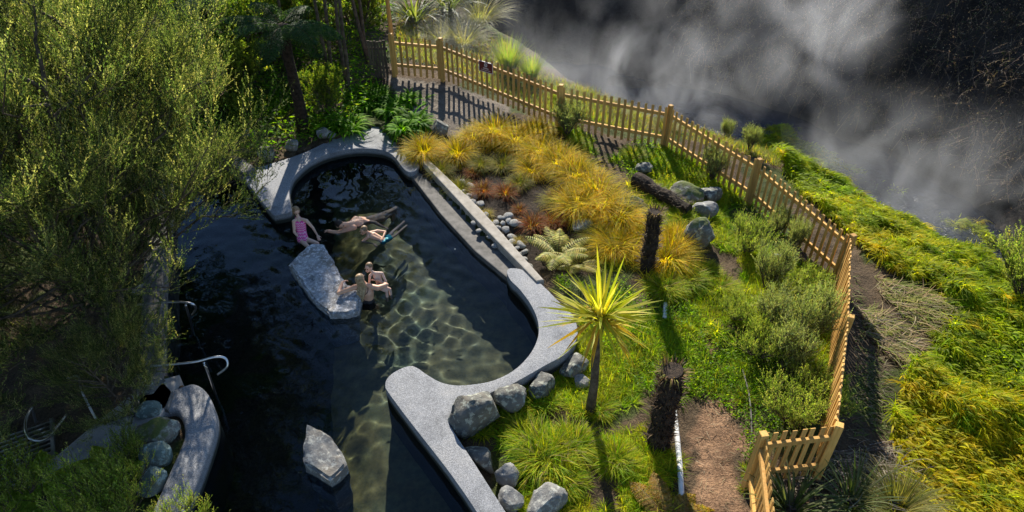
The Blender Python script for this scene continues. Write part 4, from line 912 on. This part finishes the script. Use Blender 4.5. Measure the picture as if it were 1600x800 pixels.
# outer bank: drooping grass
BANK = Gpoly([(1165,190),(1240,205),(1300,245),(1400,295),(1530,350),(1600,430),(1700,520),(1800,860),(1360,860),(1400,740),(1390,650),(1410,590),(1450,545),(1485,510),(1460,450),(1390,425),(1345,390),(1280,325),(1215,260)])
X, Y = scatter(BANK, 1350); n = len(X)
hx = fbm(X, Y, 1.1, 81)+.5*fbm(X, Y, 3.2, 82)
k_ = hx > -1.35; X, Y, hx = X[k_], Y[k_], hx[k_]; n = len(X)
Z = ground_h(X, Y)+np.maximum(.02, .08+.16*hx+.22*fbm(X, Y, 2.0, 83))
az0 = math.radians(-60)
acc = Acc(); base = np.stack([X, Y, Z], 1)
V, Fq, t, bid, _ = blades(base, az0+rng.normal(0, .75, n)+.6*fbm(X, Y, 1.0, 84), np.radians(np.clip(rng.normal(52, 16, n), 10, 88)), rng.uniform(.13, .27, n)*(1+.2*hx), rng.uniform(.02, .034, n), rng.uniform(.8, 2.0, n), 4, np.array([.6,1,.95,.7,.08]), rng.uniform(-.6, .6, n))
hue = smooth(-.6, 1.0, fbm(X, Y, .7, 85)+np.clip((-sdist(X, Y, LIP)-1.8)/2.5, -.6, .9))[:, None]
c = tints(n, [(.21,.31,.008),(.30,.38,.01),(.11,.16,.008)])*(1-hue)+tints(n, [(.32,.34,.008),(.42,.39,.01),(.17,.19,.008),(.42,.34,.015)])*hue
BL = sdist(X, Y, LIP)
clusters('bank_tufts', BANK, 38, 75, .28, .019, [(.28,.37,.008),(.40,.42,.008),(.15,.22,.008),(.46,.41,.012)], 'arching bright green and yellow tufts on top of the outer bank growth', 502, lambda X, Y: fbm(X, Y, 2.0, 83) > -.1, (1.4, 2.8), .1, az0, 'bank growth')
tag(obj_np('bank_grass', V, Fq, M['grass'], None, np.clip(c[bid], .01, .8)), 'thick drooping yellow green growth covering the bank outside the fence', 'bank growth', kind='stuff')
# strip between fence and gully at the top, and dull verge
VER = Gpoly([(620,10),(700,15),(790,68),(860,115),(940,150),(1050,183),(1180,208),(1220,262),(1180,245),(1050,215),(880,180),(700,110),(620,90)])
X, Y = scatter(VER, 600); n = len(X); base = np.stack([X, Y, ground_h(X, Y)-.02], 1); hh = .8+.6*np.clip(fbm(X, Y, .9, 91), -.8, 1.2)
V, Fq, t, bid, _ = blades(base, rng.uniform(0, 6.28, n), np.radians(rng.uniform(45, 90, n)), .3*hh*rng.uniform(.6, 1.3, n), .014, rng.uniform(.3, 1.7, n), 4)
c = tints(n, [(.16,.23,.03),(.28,.27,.09),(.2,.26,.04),(.3,.22,.1)]); tag(obj_np('verge_grass', V, Fq, M['grass'], None, np.clip(c[bid], .01, .8)), 'mixed green and dry grass on the verge between the back fence and the steaming gully', 'grass', kind='stuff')
# dry litter heap
def litter(name, polypx, n_, label, hgt, pal, L0=.5):
    pl = Gpoly(polypx); X, Y = scatter(pl, n_); n = len(X); c_ = pl.mean(0); rad = np.hypot(*(pl-c_).T).max()
    hz = hgt*np.clip(1-(np.hypot(X-c_[0], Y-c_[1])/rad)**2, 0, 1)*(1+.4*fbm(X, Y, 2, 7))
    base = np.stack([X, Y, ground_h(X, Y)+hz*rng.uniform(.75, 1, n)], 1)
    V, Fq, t, bid, _ = blades(base, R(-25)+rng.normal(0, .7, n), rng.uniform(-.2, .5, n), L0*rng.uniform(.4, 1.2, n), rng.uniform(.008, .02, n), rng.uniform(.1, 1.2, n), 4, az_curl=rng.normal(0, .5, n))
    return tag(obj_np(name, V, Fq, M['dry'], None, np.clip(tints(n, pal)[bid], .01, .8)), label, 'dead leaves', kind='stuff')
DRY = [(.32,.24,.13),(.42,.33,.2),(.22,.17,.09),(.16,.2,.03),(.22,.24,.04)]
litter('dry_leaf_heap', [(1365,430),(1420,448),(1470,470),(1482,500),(1474,545),(1440,520),(1400,490),(1372,462)], 800, 'upper heap of pale dead leaves lying on the bank outside the side fence', .14, DRY+[(.2,.22,.04)])
litter('dry_leaf_heap', [(1340,478),(1380,486),(1420,520),(1434,560),(1428,590),(1385,560),(1350,525)], 800, 'lower heap of grey and pale dead leaves beside the side fence', .14, DRY+[(.14,.12,.1)])
litter('dead_leaf_litter', [(1290,700),(1420,680),(1430,760),(1400,840),(1180,840),(1200,760)], 260, 'grey dead flax leaves scattered on dark soil below the short fence panel', .05, [(.2,.17,.14),(.3,.26,.2),(.1,.08,.07)], .5)
litter('path_litter', [(1330,420),(1380,560),(1400,680),(1320,690),(1335,560)], 420, 'sparse twigs and weeds on the dark bare soil right of the side fence', .03, [(.12,.16,.03),(.2,.16,.1),(.08,.06,.04)], .25)
# undergrowth floor on the upper left
UND = Gpoly([(0,-40),(620,0),(600,110),(560,200),(470,235),(400,255),(330,215),(200,190),(60,240),(0,300)])
X, Y = scatter(UND, 260); n = len(X); k_ = fbm(X, Y, .8, 95) > -.5; X, Y = X[k_], Y[k_]; n = len(X)
pos = np.stack([X, Y, ground_h(X, Y)+rng.uniform(.0, .45, n)], 1); d_ = norm(np.stack([rng.normal(size=n), rng.normal(size=n), rng.uniform(-.2, .7, n)], 1))
V, Fq = leafquads(pos, d_, rng.uniform(.06, .2, n), rng.uniform(.02, .06, n)); tag(obj_np('undergrowth', V, Fq, M['leaf'], None, np.clip(np.repeat(tints(n, GREEN+[(.16,.2,.03)]), 4, 0), .01, .8)), 'shaded leafy undergrowth covering the ground behind the pool', 'undergrowth', kind='stuff')
# gully wall vines (right)
def vines():
    q = np.random.default_rng(77); n = 2600
    X = q.uniform(8, 24, n*6); Y = q.uniform(8, 34, n*6); dw = sdist(X, Y, WALLB); k = (dw > .8) & (dw < 8); X, Y = X[k][:n*3], Y[k][:n*3]; n = len(X)
    base = np.stack([X, Y, ground_h(X, Y)+.1], 1); a = R(-130)+q.normal(0, .7, n)
    V, Fq, t, bid, pts = blades(base, a, q.uniform(-.2, 1.0, n), q.uniform(.6, 1.6, n), .018, q.uniform(.4, 2.2, n), 7, np.ones(8), az_curl=q.normal(0, .8, n))
    acc = Acc(); acc.add(V, Fq, np.clip(tints(n, [(.12,.085,.06),(.2,.15,.11),(.07,.05,.04)], r=q)[bid], .01, .8))
    i = q.integers(1, 7, (n, 7)); pos = pts[np.arange(n)[:, None], i].reshape(-1, 3)+q.normal(0, .04, (n*7, 3)); m_ = len(pos)
    V, Fq = leafquads(pos, norm(q.normal(size=(m_, 3))), q.uniform(.04, .09, m_), .04, q); acc.add(V, Fq, np.clip(np.repeat(tints(m_, [(.24,.17,.10),(.12,.09,.06),(.34,.27,.19),(.06,.09,.03)], r=q), 4, 0), .01, .8))
    return acc.build('tangled_vines', M['dry'])
tag(vines(), 'tangled brown dead vines hanging over the dark gully wall at the upper right', 'vines', kind='stuff')
tag(dup(sd[1], G(1598, 470), 0, 1.4, 'green shrub at the right edge beyond the bank', None), cat='shrub')
# ------------------------------------------------------------------ people in the pool
def skinmat(name, a, b_):
    m, N, L, b = mat(name, .5, .3)
    L.new(ramp(N, L, tex(N, L, scale=9), [(.3, a), (.7, b_)]), b.inputs['Base Color']); b.inputs['Subsurface Weight'].default_value = .12; b.inputs['Subsurface Radius'].default_value = (.03, .012, .006); b.inputs['Subsurface Scale'].default_value = 1
    return m
M['skin'] = skinmat('skin', (.54,.30,.19), (.66,.39,.26)); M['skin2'] = skinmat('fair_skin', (.56,.36,.27), (.66,.45,.35))
M['hair_dark'] = noisy('dark_hair', (.008,.006,.005), (.03,.02,.015), 40, .5, .4, .003); M['hair_brown'] = noisy('light_brown_hair', (.16,.10,.055), (.30,.20,.11), 40, .5, .5, .004); M['hair_blond'] = noisy('blond_hair', (.22,.145,.075), (.50,.36,.20), 30, .5, .5, .004)
M['eye'] = noisy('dark_eye', (.01,.01,.01), (.02,.015,.012), 5, .2, 0); M['lip'] = noisy('lip', (.42,.16,.13), (.46,.19,.16), 5, .5, 0); M['teal'] = noisy('teal_swim_shorts', (.02,.25,.28), (.04,.36,.40), 10, .6, .1)
m, N, L, b = mat('pink_zigzag_swimsuit', .6, .2)
tc = N.new('ShaderNodeTexCoord'); sx = N.new('ShaderNodeSeparateXYZ'); L.new(tc.outputs['Object'], sx.inputs[0])
pp_ = N.new('ShaderNodeMath'); pp_.operation = 'PINGPONG'; pp_.inputs[1].default_value = .022; L.new(sx.outputs['X'], pp_.inputs[0])
ad = N.new('ShaderNodeMath'); ad.operation = 'ADD'; L.new(pp_.outputs[0], ad.inputs[0]); L.new(sx.outputs['Z'], ad.inputs[1])
md = N.new('ShaderNodeMath'); md.operation = 'PINGPONG'; md.inputs[1].default_value = .022; L.new(ad.outputs[0], md.inputs[0])
gt_ = N.new('ShaderNodeMath'); gt_.operation = 'GREATER_THAN'; gt_.inputs[1].default_value = .012; L.new(md.outputs[0], gt_.inputs[0])
L.new(mixc(N, L, gt_.outputs[0], (.72,.05,.30), (.78,.42,.55)), b.inputs['Base Color']); M['pink'] = m
def capsule(bm, a, ra, b_, rb, seg=12, flat=None):
    a, b_ = Vector(a), Vector(b_); d = b_-a; ln = max(d.length, 1e-4); n = 5
    q = d.normalized().to_track_quat('Z', 'Y'); rings = []
    prof = [(-ra*math.cos(t), ra*math.sin(t)) for t in [math.pi/2*k/n for k in range(1, n+1)]]+[(ln+rb*math.sin(t), rb*math.cos(t)) for t in [math.pi/2*k/n for k in range(0, n)]]
    for z, r_ in prof: rings.append([bm.verts.new(a+q@Vector((r_*math.cos(k*2*math.pi/seg), r_*math.sin(k*2*math.pi/seg), z))) for k in range(seg)])
    p0 = bm.verts.new(a+q@Vector((0, 0, -ra))); p1 = bm.verts.new(a+q@Vector((0, 0, ln+rb)))
    for r0, r1 in zip(rings[:-1], rings[1:]):
        for k in range(seg): bm.faces.new((r0[k], r0[(k+1) % seg], r1[(k+1) % seg], r1[k]))
    for k in range(seg):
        bm.faces.new((p0, rings[0][(k+1) % seg], rings[0][k])); bm.faces.new((p1, rings[-1][k], rings[-1][(k+1) % seg]))
def ellipsoid(bm, c, q, rx, ry, rz_):
    r = bmesh.ops.create_icosphere(bm, subdivisions=3, radius=1)
    for v in r['verts']: v.co = Vector(c)+q@Vector((v.co.x*rx, v.co.y*ry, v.co.z*rz_))
def blob(name, build, material, root, voxel=.009, iters=4):
    bm = bmesh.new(); build(bm); o = obj_bm(name, bm, material, root, True)
    md = o.modifiers.new('remesh', 'REMESH'); md.mode = 'VOXEL'; md.voxel_size = voxel; md.use_smooth_shade = True
    sm = o.modifiers.new('smooth', 'SMOOTH'); sm.factor = .5; sm.iterations = iters
    dg_ = bpy.context.evaluated_depsgraph_get(); me = bpy.data.meshes.new_from_object(o.evaluated_get(dg_)); o.modifiers.clear(); old = o.data; o.data = me; bpy.data.meshes.remove(old)
    if not me.materials: me.materials.append(material)
    return o
def frame(fwd, up):
    from mathutils import Matrix
    f = Vector(fwd).normalized(); u = Vector(up).normalized(); r_ = f.cross(u).normalized(); u = r_.cross(f).normalized()
    return Matrix((r_, f, u)).transposed().to_quaternion()
def hand(bm, wrist, d, palm_n, s=1.0, curl=.5):
    """palm, four curled fingers, thumb; d: direction of fingers, palm_n: normal out of the back of the hand"""
    q = frame(d, palm_n); W = Vector(wrist)
    ellipsoid(bm, W+q@Vector((0, .045*s, 0)), q, .040*s, .055*s, .017*s)
    for i, (x, ln) in enumerate(((-.030,.066),(-.010,.078),(.011,.073),(.030,.058))):
        p = W+q@Vector((x*s, .085*s, 0)); a = 0; r_ = .0095*s
        for k, fr in enumerate((.45,.32,.23)):
            a -= curl*(.5+.3*k); n_ = p+q@Vector((x*.12*s, math.cos(a)*ln*fr*s, math.sin(a)*ln*fr*s)); capsule(bm, p, r_, n_, r_*.9, 8); p = n_; r_ *= .9
    p = W+q@Vector((-.034*s, .03*s, -.002)); n_ = p+q@Vector((-.028*s, .026*s, -.012*s)); capsule(bm, p, .013*s, n_, .011*s, 8); capsule(bm, n_, .011*s, n_+q@Vector((-.006*s, .03*s, -.012*s)), .009*s, 8)
def head(bm, c, fwd, up, s):
    q = frame(fwd, up); c = Vector(c)
    ellipsoid(bm, c+q@Vector((0, -.012*s, .022*s)), q, .074*s, .092*s, .088*s); ellipsoid(bm, c+q@Vector((0, .022*s, -.045*s)), q, .056*s, .066*s, .062*s)
    capsule(bm, c+q@Vector((0, .088*s, .008*s)), .009*s, c+q@Vector((0, .104*s, -.024*s)), .015*s, 8)
    for e in (-1, 1): ellipsoid(bm, c+q@Vector((e*.078*s, -.005*s, -.004*s)), q, .009*s, .022*s, .032*s)
    ellipsoid(bm, c+q@Vector((0, .078*s, -.078*s)), q, .022*s, .016*s, .014*s)
    return q
def face(root, c, q, s):
    for e in (-1, 1):
        bm = bmesh.new(); ellipsoid(bm, c+q@Vector((e*.031*s, .079*s, .006*s)), q, .013*s, .009*s, .007*s); obj_bm('eye', bm, M['eye'], root, True)
        bm = bmesh.new(); ellipsoid(bm, c+q@Vector((e*.031*s, .083*s, .028*s)), q, .018*s, .007*s, .004*s); obj_bm('eyebrow', bm, M['hair_brown'], root, True)
    bm = bmesh.new(); ellipsoid(bm, c+q@Vector((0, .086*s, -.052*s)), q, .023*s, .008*s, .007*s); obj_bm('mouth', bm, M['lip'], root, True)
def person(label, J, s, skin, hair, hairf, fwd, up, extra=None, hands=(), rad=None, legs=True):
    base = Vector((J['pel'].x, J['pel'].y, 0)); root = empty('person', base, 0, label, 'person')
    J = {k: Vector(v)-base for k, v in J.items()}; R_ = dict(hip=.115, waist=.105, chest=.125, neck=.05, sh=.058, el=.041, wr=.027, th=.085, kn=.052, an=.036); 
    if rad: R_.update(rad)
    R_ = {k: v*s for k, v in R_.items()}
    hs = s if s > .9 else .62+.38*s
    out = {}
    def bb(bm):
        across = (J['shr']-J['shl']).normalized()
        for e in (-1, 1):
            capsule(bm, J['pel']+across*e*.05*s, R_['hip']*.82, J['wai']+across*e*.035*s, R_['waist']*.82); capsule(bm, J['wai']+across*e*.035*s, R_['waist']*.82, J['che']+across*e*.055*s, R_['chest']*.78)
        capsule(bm, J['che'], R_['chest']*.8, J['nec'], R_['neck']*1.15)
        capsule(bm, J['shl'], R_['sh'], J['nec']-Vector((0,0,.03*s)), R_['neck']); capsule(bm, J['shr'], R_['sh'], J['nec']-Vector((0,0,.03*s)), R_['neck'])
        capsule(bm, J['nec'], R_['neck'], J['hea'], R_['neck'])
        for e in 'lr':
            capsule(bm, J['sh'+e], R_['sh']*.95, J['el'+e], R_['el']); capsule(bm, J['el'+e], R_['el'], J['wr'+e], R_['wr'])
            if 'kn'+e in J:
                capsule(bm, J['pel']+across*(.075*s if e == 'r' else -.075*s), R_['th'], J['kn'+e], R_['kn'])
                capsule(bm, J['kn'+e], R_['kn'], J['an'+e], R_['an']); ft = (J['fo'+e]-J['an'+e]) if 'fo'+e in J else Vector((0, 0, -.12*s)); capsule(bm, J['an'+e], R_['an'], J['an'+e]+ft, .03*s)
        out['q'] = head(bm, J['hea'], fwd, up, hs)
        for w_, d_, n_, cu in hands: hand(bm, J[w_], d_, n_, (.55+.45*s)*.95, cu)
    blob('body', bb, M[skin], root, .008)
    q = out['q']
    bh = blob('hair', lambda bm: hairf(bm, J['hea'], q, hs, J), M[hair], root, .009, 3)
    face(root, J['hea'], q, hs)
    if extra: extra(root, J, q)
    return root
def shorthair(bm, c, q, s, J):
    ellipsoid(bm, c+q@Vector((0, -.026*s, .034*s)), q, .081*s, .092*s, .086*s); ellipsoid(bm, c+q@Vector((0, -.045*s, -.015*s)), q, .074*s, .062*s, .07*s)
def bobhair(bm, c, q, s, J):
    shorthair(bm, c, q, s, J); capsule(bm, c+q@Vector((0, -.05*s, 0)), .072*s, c+q@Vector((0, -.055*s, -.09*s)), .06*s)
    for e in (-1, 1): capsule(bm, c+q@Vector((e*.062*s, -.01*s, .02*s)), .03*s, c+q@Vector((e*.068*s, -.005*s, -.09*s)), .022*s)
def longhair(bm, c, q, s, J):
    shorthair(bm, c, q, s, J); b0 = c+q@Vector((0, -.05*s, .0)); 
    for e in (-1, 0, 1):
        p1 = J['nec']+q@Vector((e*.055, -.06, -.02)); p2 = (J['che']+J['nec'])/2+q@Vector((e*.06-.02, -.13, -.06)); p3 = J['che']+q@Vector((e*.03-.03, -.155, -.10))
        capsule(bm, b0+q@Vector((e*.045*s, 0, 0)), .045*s, p1, .04); capsule(bm, p1, .04, p2, .032); capsule(bm, p2, .032, p3, .013)
# girl sitting on the edge beside the near leg of the rim
def suit(root, J, q):
    across = (J['shr']-J['shl']).normalized()
    def f(bm):
        for e in (-1, 1):
            capsule(bm, J['pel']+across*e*.036, .082, J['wai']+across*e*.026, .074); capsule(bm, J['wai']+across*e*.026, .074, J['che']+across*e*.038, .080)
    blob('swimsuit', f, M['pink'], root, .009, 3)
    for e in (-1, 1):
        bm = tube_path(spline([J['che']+across*e*.06+q@Vector((0, .07, .0)), J['nec']+across*e*.045+q@Vector((0, .035, -.015)), J['nec']+across*e*.05+q@Vector((0, -.035, -.03)), J['che']+across*e*.05+q@Vector((0, -.085, 0))], 5), .008, 6); obj_bm('strap', bm, M['pink'], root, True)
    bm = bmesh.new(); ellipsoid(bm, J['nec']+q@Vector((0, .09, -.09)), q, .02, .012, .03); obj_bm('pendant', bm, M['teal'], root, True)
person('girl in a pink zigzag swimsuit sitting at the pool edge with hands by her knees',
 dict(pel=P(473,374,.10), wai=P(471,361,.22), che=P(469,350,.36), nec=P(466,340,.47), hea=P(463,330,.585), shl=P(459,346,.43), shr=P(479,345,.43), ell=P(460,363,.25), elr=P(489,356,.26), wrl=P(474,378,.07), wrr=P(496,368,.09),
      knl=P(484,388,.02), knr=P(496,380,.02), anl=P(486,402,-.35), anr=P(500,394,-.35)), .70, 'skin2', 'hair_brown', bobhair, (.45,-.75,-.5), (.15,-.35,.9), suit,
 [('wrl', (.5,-.6,-.5), (0,-.3,1), .4), ('wrr', (.4,-.7,-.4), (0,-.3,1), .4)])
# man leaning back in the water
def noext(root, J, q): pass
person('dark haired man up to his shoulders in the water behind a boy',
 dict(pel=P(598,350,-.42), wai=P(582,349,-.24), che=P(561,349,-.03), nec=P(545,351,.09), hea=P(531,351,.17), shl=P(552,356,.02), shr=P(556,343,.05), ell=P(528,364,-.02), elr=P(586,350,-.10), wrl=P(513,361,.03), wrr=P(600,360,-.2),
      knl=P(618,352,-.8), knr=P(622,345,-.8), anl=P(620,372,-1.1), anr=P(626,365,-1.1)), 1.0, 'skin', 'hair_dark', shorthair, (.75,-.45,-.45), (-.35,-.25,.9), noext,
 [('wrl', (-.6,.5,-.2), (0,0,1), .5), ('wrr', (.7,-.2,-.3), (0,0,1), .4)], rad=dict(sh=.078, el=.052, wr=.034, chest=.155, neck=.06))
def shorts(root, J, q):
    def f(bm): 
        a = (J['shr']-J['shl']).normalized()
        for e in (-1, 1): capsule(bm, J['pel']+a*e*.045, .078, J['pel']*.55+J['kn'+('r' if e > 0 else 'l')]*.45, .068)
    blob('swim_shorts', f, M['teal'], root, .009, 3)
person('small boy in teal shorts lying at the surface in front of the dark haired man',
 dict(pel=P(602,378,-.07), wai=P(594,374,-.02), che=P(582,368,.04), nec=P(575,363,.11), hea=P(568,360,.19), shl=P(574,371,.05), shr=P(590,361,.07), ell=P(566,378,-.02), elr=P(602,362,.04), wrl=P(584,382,-.04), wrr=P(598,372,.02),
      knl=P(614,366,-.16), knr=P(618,372,-.16), anl=P(632,352,-.22), anr=P(636,358,-.22)), .62, 'skin', 'hair_brown', shorthair, (-.55,-.75,-.25), (-.1,-.3,.9), shorts,
 [('wrl', (.4,-.4,-.2), (0,0,1), .4), ('wrr', (-.3,-.6,-.2), (0,0,1), .4)], rad=dict(kn=.06, an=.042))
def wsuit(root, J, q):
    a = (J['shr']-J['shl']).normalized()
    def f(bm):
        for e in (-1, 1): capsule(bm, J['pel']+a*e*.05, .101, J['wai']+a*e*.035, .096)
    blob('swimsuit', f, M['black'], root, .01, 3)
    bk = q@Vector((0, -1, 0)); bk.z = 0; bk.normalize()
    for e in (-1, 1):
        bm = tube_path(spline([J['wai']+a*e*.05+bk*.09, J['che']-a*e*.015+bk*.115+Vector((0,0,-.02)), J['che']+a*e*.08+bk*.085+Vector((0,0,.07)), J['nec']+a*e*.09+Vector((0,0,-.01)), J['che']+a*e*.07-bk*.1], 5), .006, 6); obj_bm('strap', bm, M['black'], root, True)
person('woman with long blond hair seen from behind, holding a toddler and the slab',
 dict(pel=P(576,482,-.16), wai=P(574,469,.02), che=P(572,457,.20), nec=P(568,443,.37), hea=P(563,435,.51), shl=P(554,449,.30), shr=P(590,450,.31), ell=P(529,458,.27), elr=P(604,445,.28), wrl=P(535,441,.30), wrr=P(590,438,.34),
      knl=P(560,492,-.55), knr=P(590,492,-.55), anl=P(556,500,-1.0), anr=P(590,500,-1.0)), .95, 'skin', 'hair_blond', longhair, (.35,.85,.0), (0,.1,1), wsuit,
 [('wrl', (.3,.5,-.1), (-.4,0,1), .7), ('wrr', (-.7,.3,.0), (.2,.5,.8), .6)])
def none(root, J, q): pass
person('toddler with light brown hair sitting up in the arms of the woman',
 dict(pel=P(594,448,.20), wai=P(592,439,.28), che=P(589,431,.37), nec=P(582,425,.47), hea=P(576,418,.58), shl=P(578,431,.42), shr=P(597,427,.42), ell=P(577,444,.27), elr=P(603,440,.30), wrl=P(586,446,.26), wrr=P(598,446,.26),
      knl=P(604,455,.12), knr=P(609,452,.12), anl=P(606,472,-.12), anr=P(612,468,-.12)), .50, 'skin2', 'hair_brown', shorthair, (-.45,-.8,-.1), (-.1,-.1,1), none,
 [('wrl', (.5,-.4,-.2), (0,0,1), .4), ('wrr', (.1,-.6,-.2), (0,0,1), .4)], rad=dict(kn=.062, an=.045))
# ------------------------------------------------------------------ steam
def steam(px, py, dist_y, rx, ry, rz_, dens, seed, label, thr=.45, sc_=.45):
    m = bpy.data.materials.new('steam'); m.use_nodes = True; N = m.node_tree.nodes; L = m.node_tree.links; N.remove(N['Principled BSDF'])
    vo = N.new('ShaderNodeVolumePrincipled'); vo.inputs['Color'].default_value = (.93,.95,1,1); vo.inputs['Anisotropy'].default_value = .35
    tc = N.new('ShaderNodeTexCoord'); ge = N.new('ShaderNodeNewGeometry')
    ln = N.new('ShaderNodeVectorMath'); ln.operation = 'LENGTH'; L.new(tc.outputs['Object'], ln.inputs[0])
    fa = N.new('ShaderNodeMapRange'); fa.interpolation_type = 'SMOOTHSTEP'; fa.inputs[1].default_value = 1.0; fa.inputs[2].default_value = .15; L.new(ln.outputs['Value'], fa.inputs[0])
    mp = N.new('ShaderNodeMapping'); mp.inputs['Location'].default_value = (seed*3.1, seed*1.7, 0); mp.inputs['Scale'].default_value = (1, 1, .75); L.new(ge.outputs['Position'], mp.inputs[0])
    n = N.new('ShaderNodeTexNoise'); n.inputs['Scale'].default_value = sc_; n.inputs['Detail'].default_value = 6; n.inputs['Roughness'].default_value = .6; n.inputs['Distortion'].default_value = 1.5; L.new(mp.outputs[0], n.inputs['Vector'])
    mr = N.new('ShaderNodeMapRange'); mr.inputs[1].default_value = thr; mr.inputs[2].default_value = thr+.3; L.new(n.outputs['Fac'], mr.inputs[0])
    mu = N.new('ShaderNodeMath'); mu.operation = 'MULTIPLY'; L.new(fa.outputs[0], mu.inputs[0]); L.new(mr.outputs[0], mu.inputs[1])
    m2 = N.new('ShaderNodeMath'); m2.operation = 'MULTIPLY'; L.new(mu.outputs[0], m2.inputs[0]); m2.inputs[1].default_value = dens
    L.new(m2.outputs[0], vo.inputs['Density']); L.new(vo.outputs[0], N['Material Output'].inputs['Volume'])
    bm = bmesh.new(); bmesh.ops.create_icosphere(bm, subdivisions=3, radius=1)
    o = obj_bm('steam_cloud', bm, m); o.location = Py(px, py, dist_y); o.scale = (rx, ry, rz_)
    return tag(o, label, 'steam', kind='stuff')
steam(985, 135, 20.5, 5.6, 3.0, 2.3, .32, 1, 'bank of grey steam drifting low behind the middle of the fence', .42)
steam(1290, 50, 26, 3.4, 2.6, 5.2, .28, 2, 'tall bright plume of steam rising at the top of the gully', .42)
steam(1380, 260, 19.5, 4.4, 3.0, 3.0, .24, 3, 'grey steam hanging over the gully beyond the green bank', .42)
steam(1130, 20, 29, 8.0, 3.0, 3.5, .13, 4, 'dark faint steam across the far side of the gully', .45)
steam(1520, 300, 16.5, 3.2, 2.4, 3.2, .14, 5, 'thin steam at the right end of the gully', .45)
steam(760, 60, 19.5, 3.0, 2.0, 1.6, .08, 6, 'thin sunlit steam over the grasses behind the warning sign', .4, .8)
for q in protos_to_kill:
    for ch in list(q.children):
        bpy.data.objects.remove(ch)
    bpy.data.objects.remove(q)

for o in sc.objects:
    if o.type == 'MESH' and o.name.split('.')[0] in ('pool_floor','curved_wall','slab_rock','pool_rock','body','swim_shorts','swimsuit','ledge'):
        o.cycles.is_caustics_receiver = True
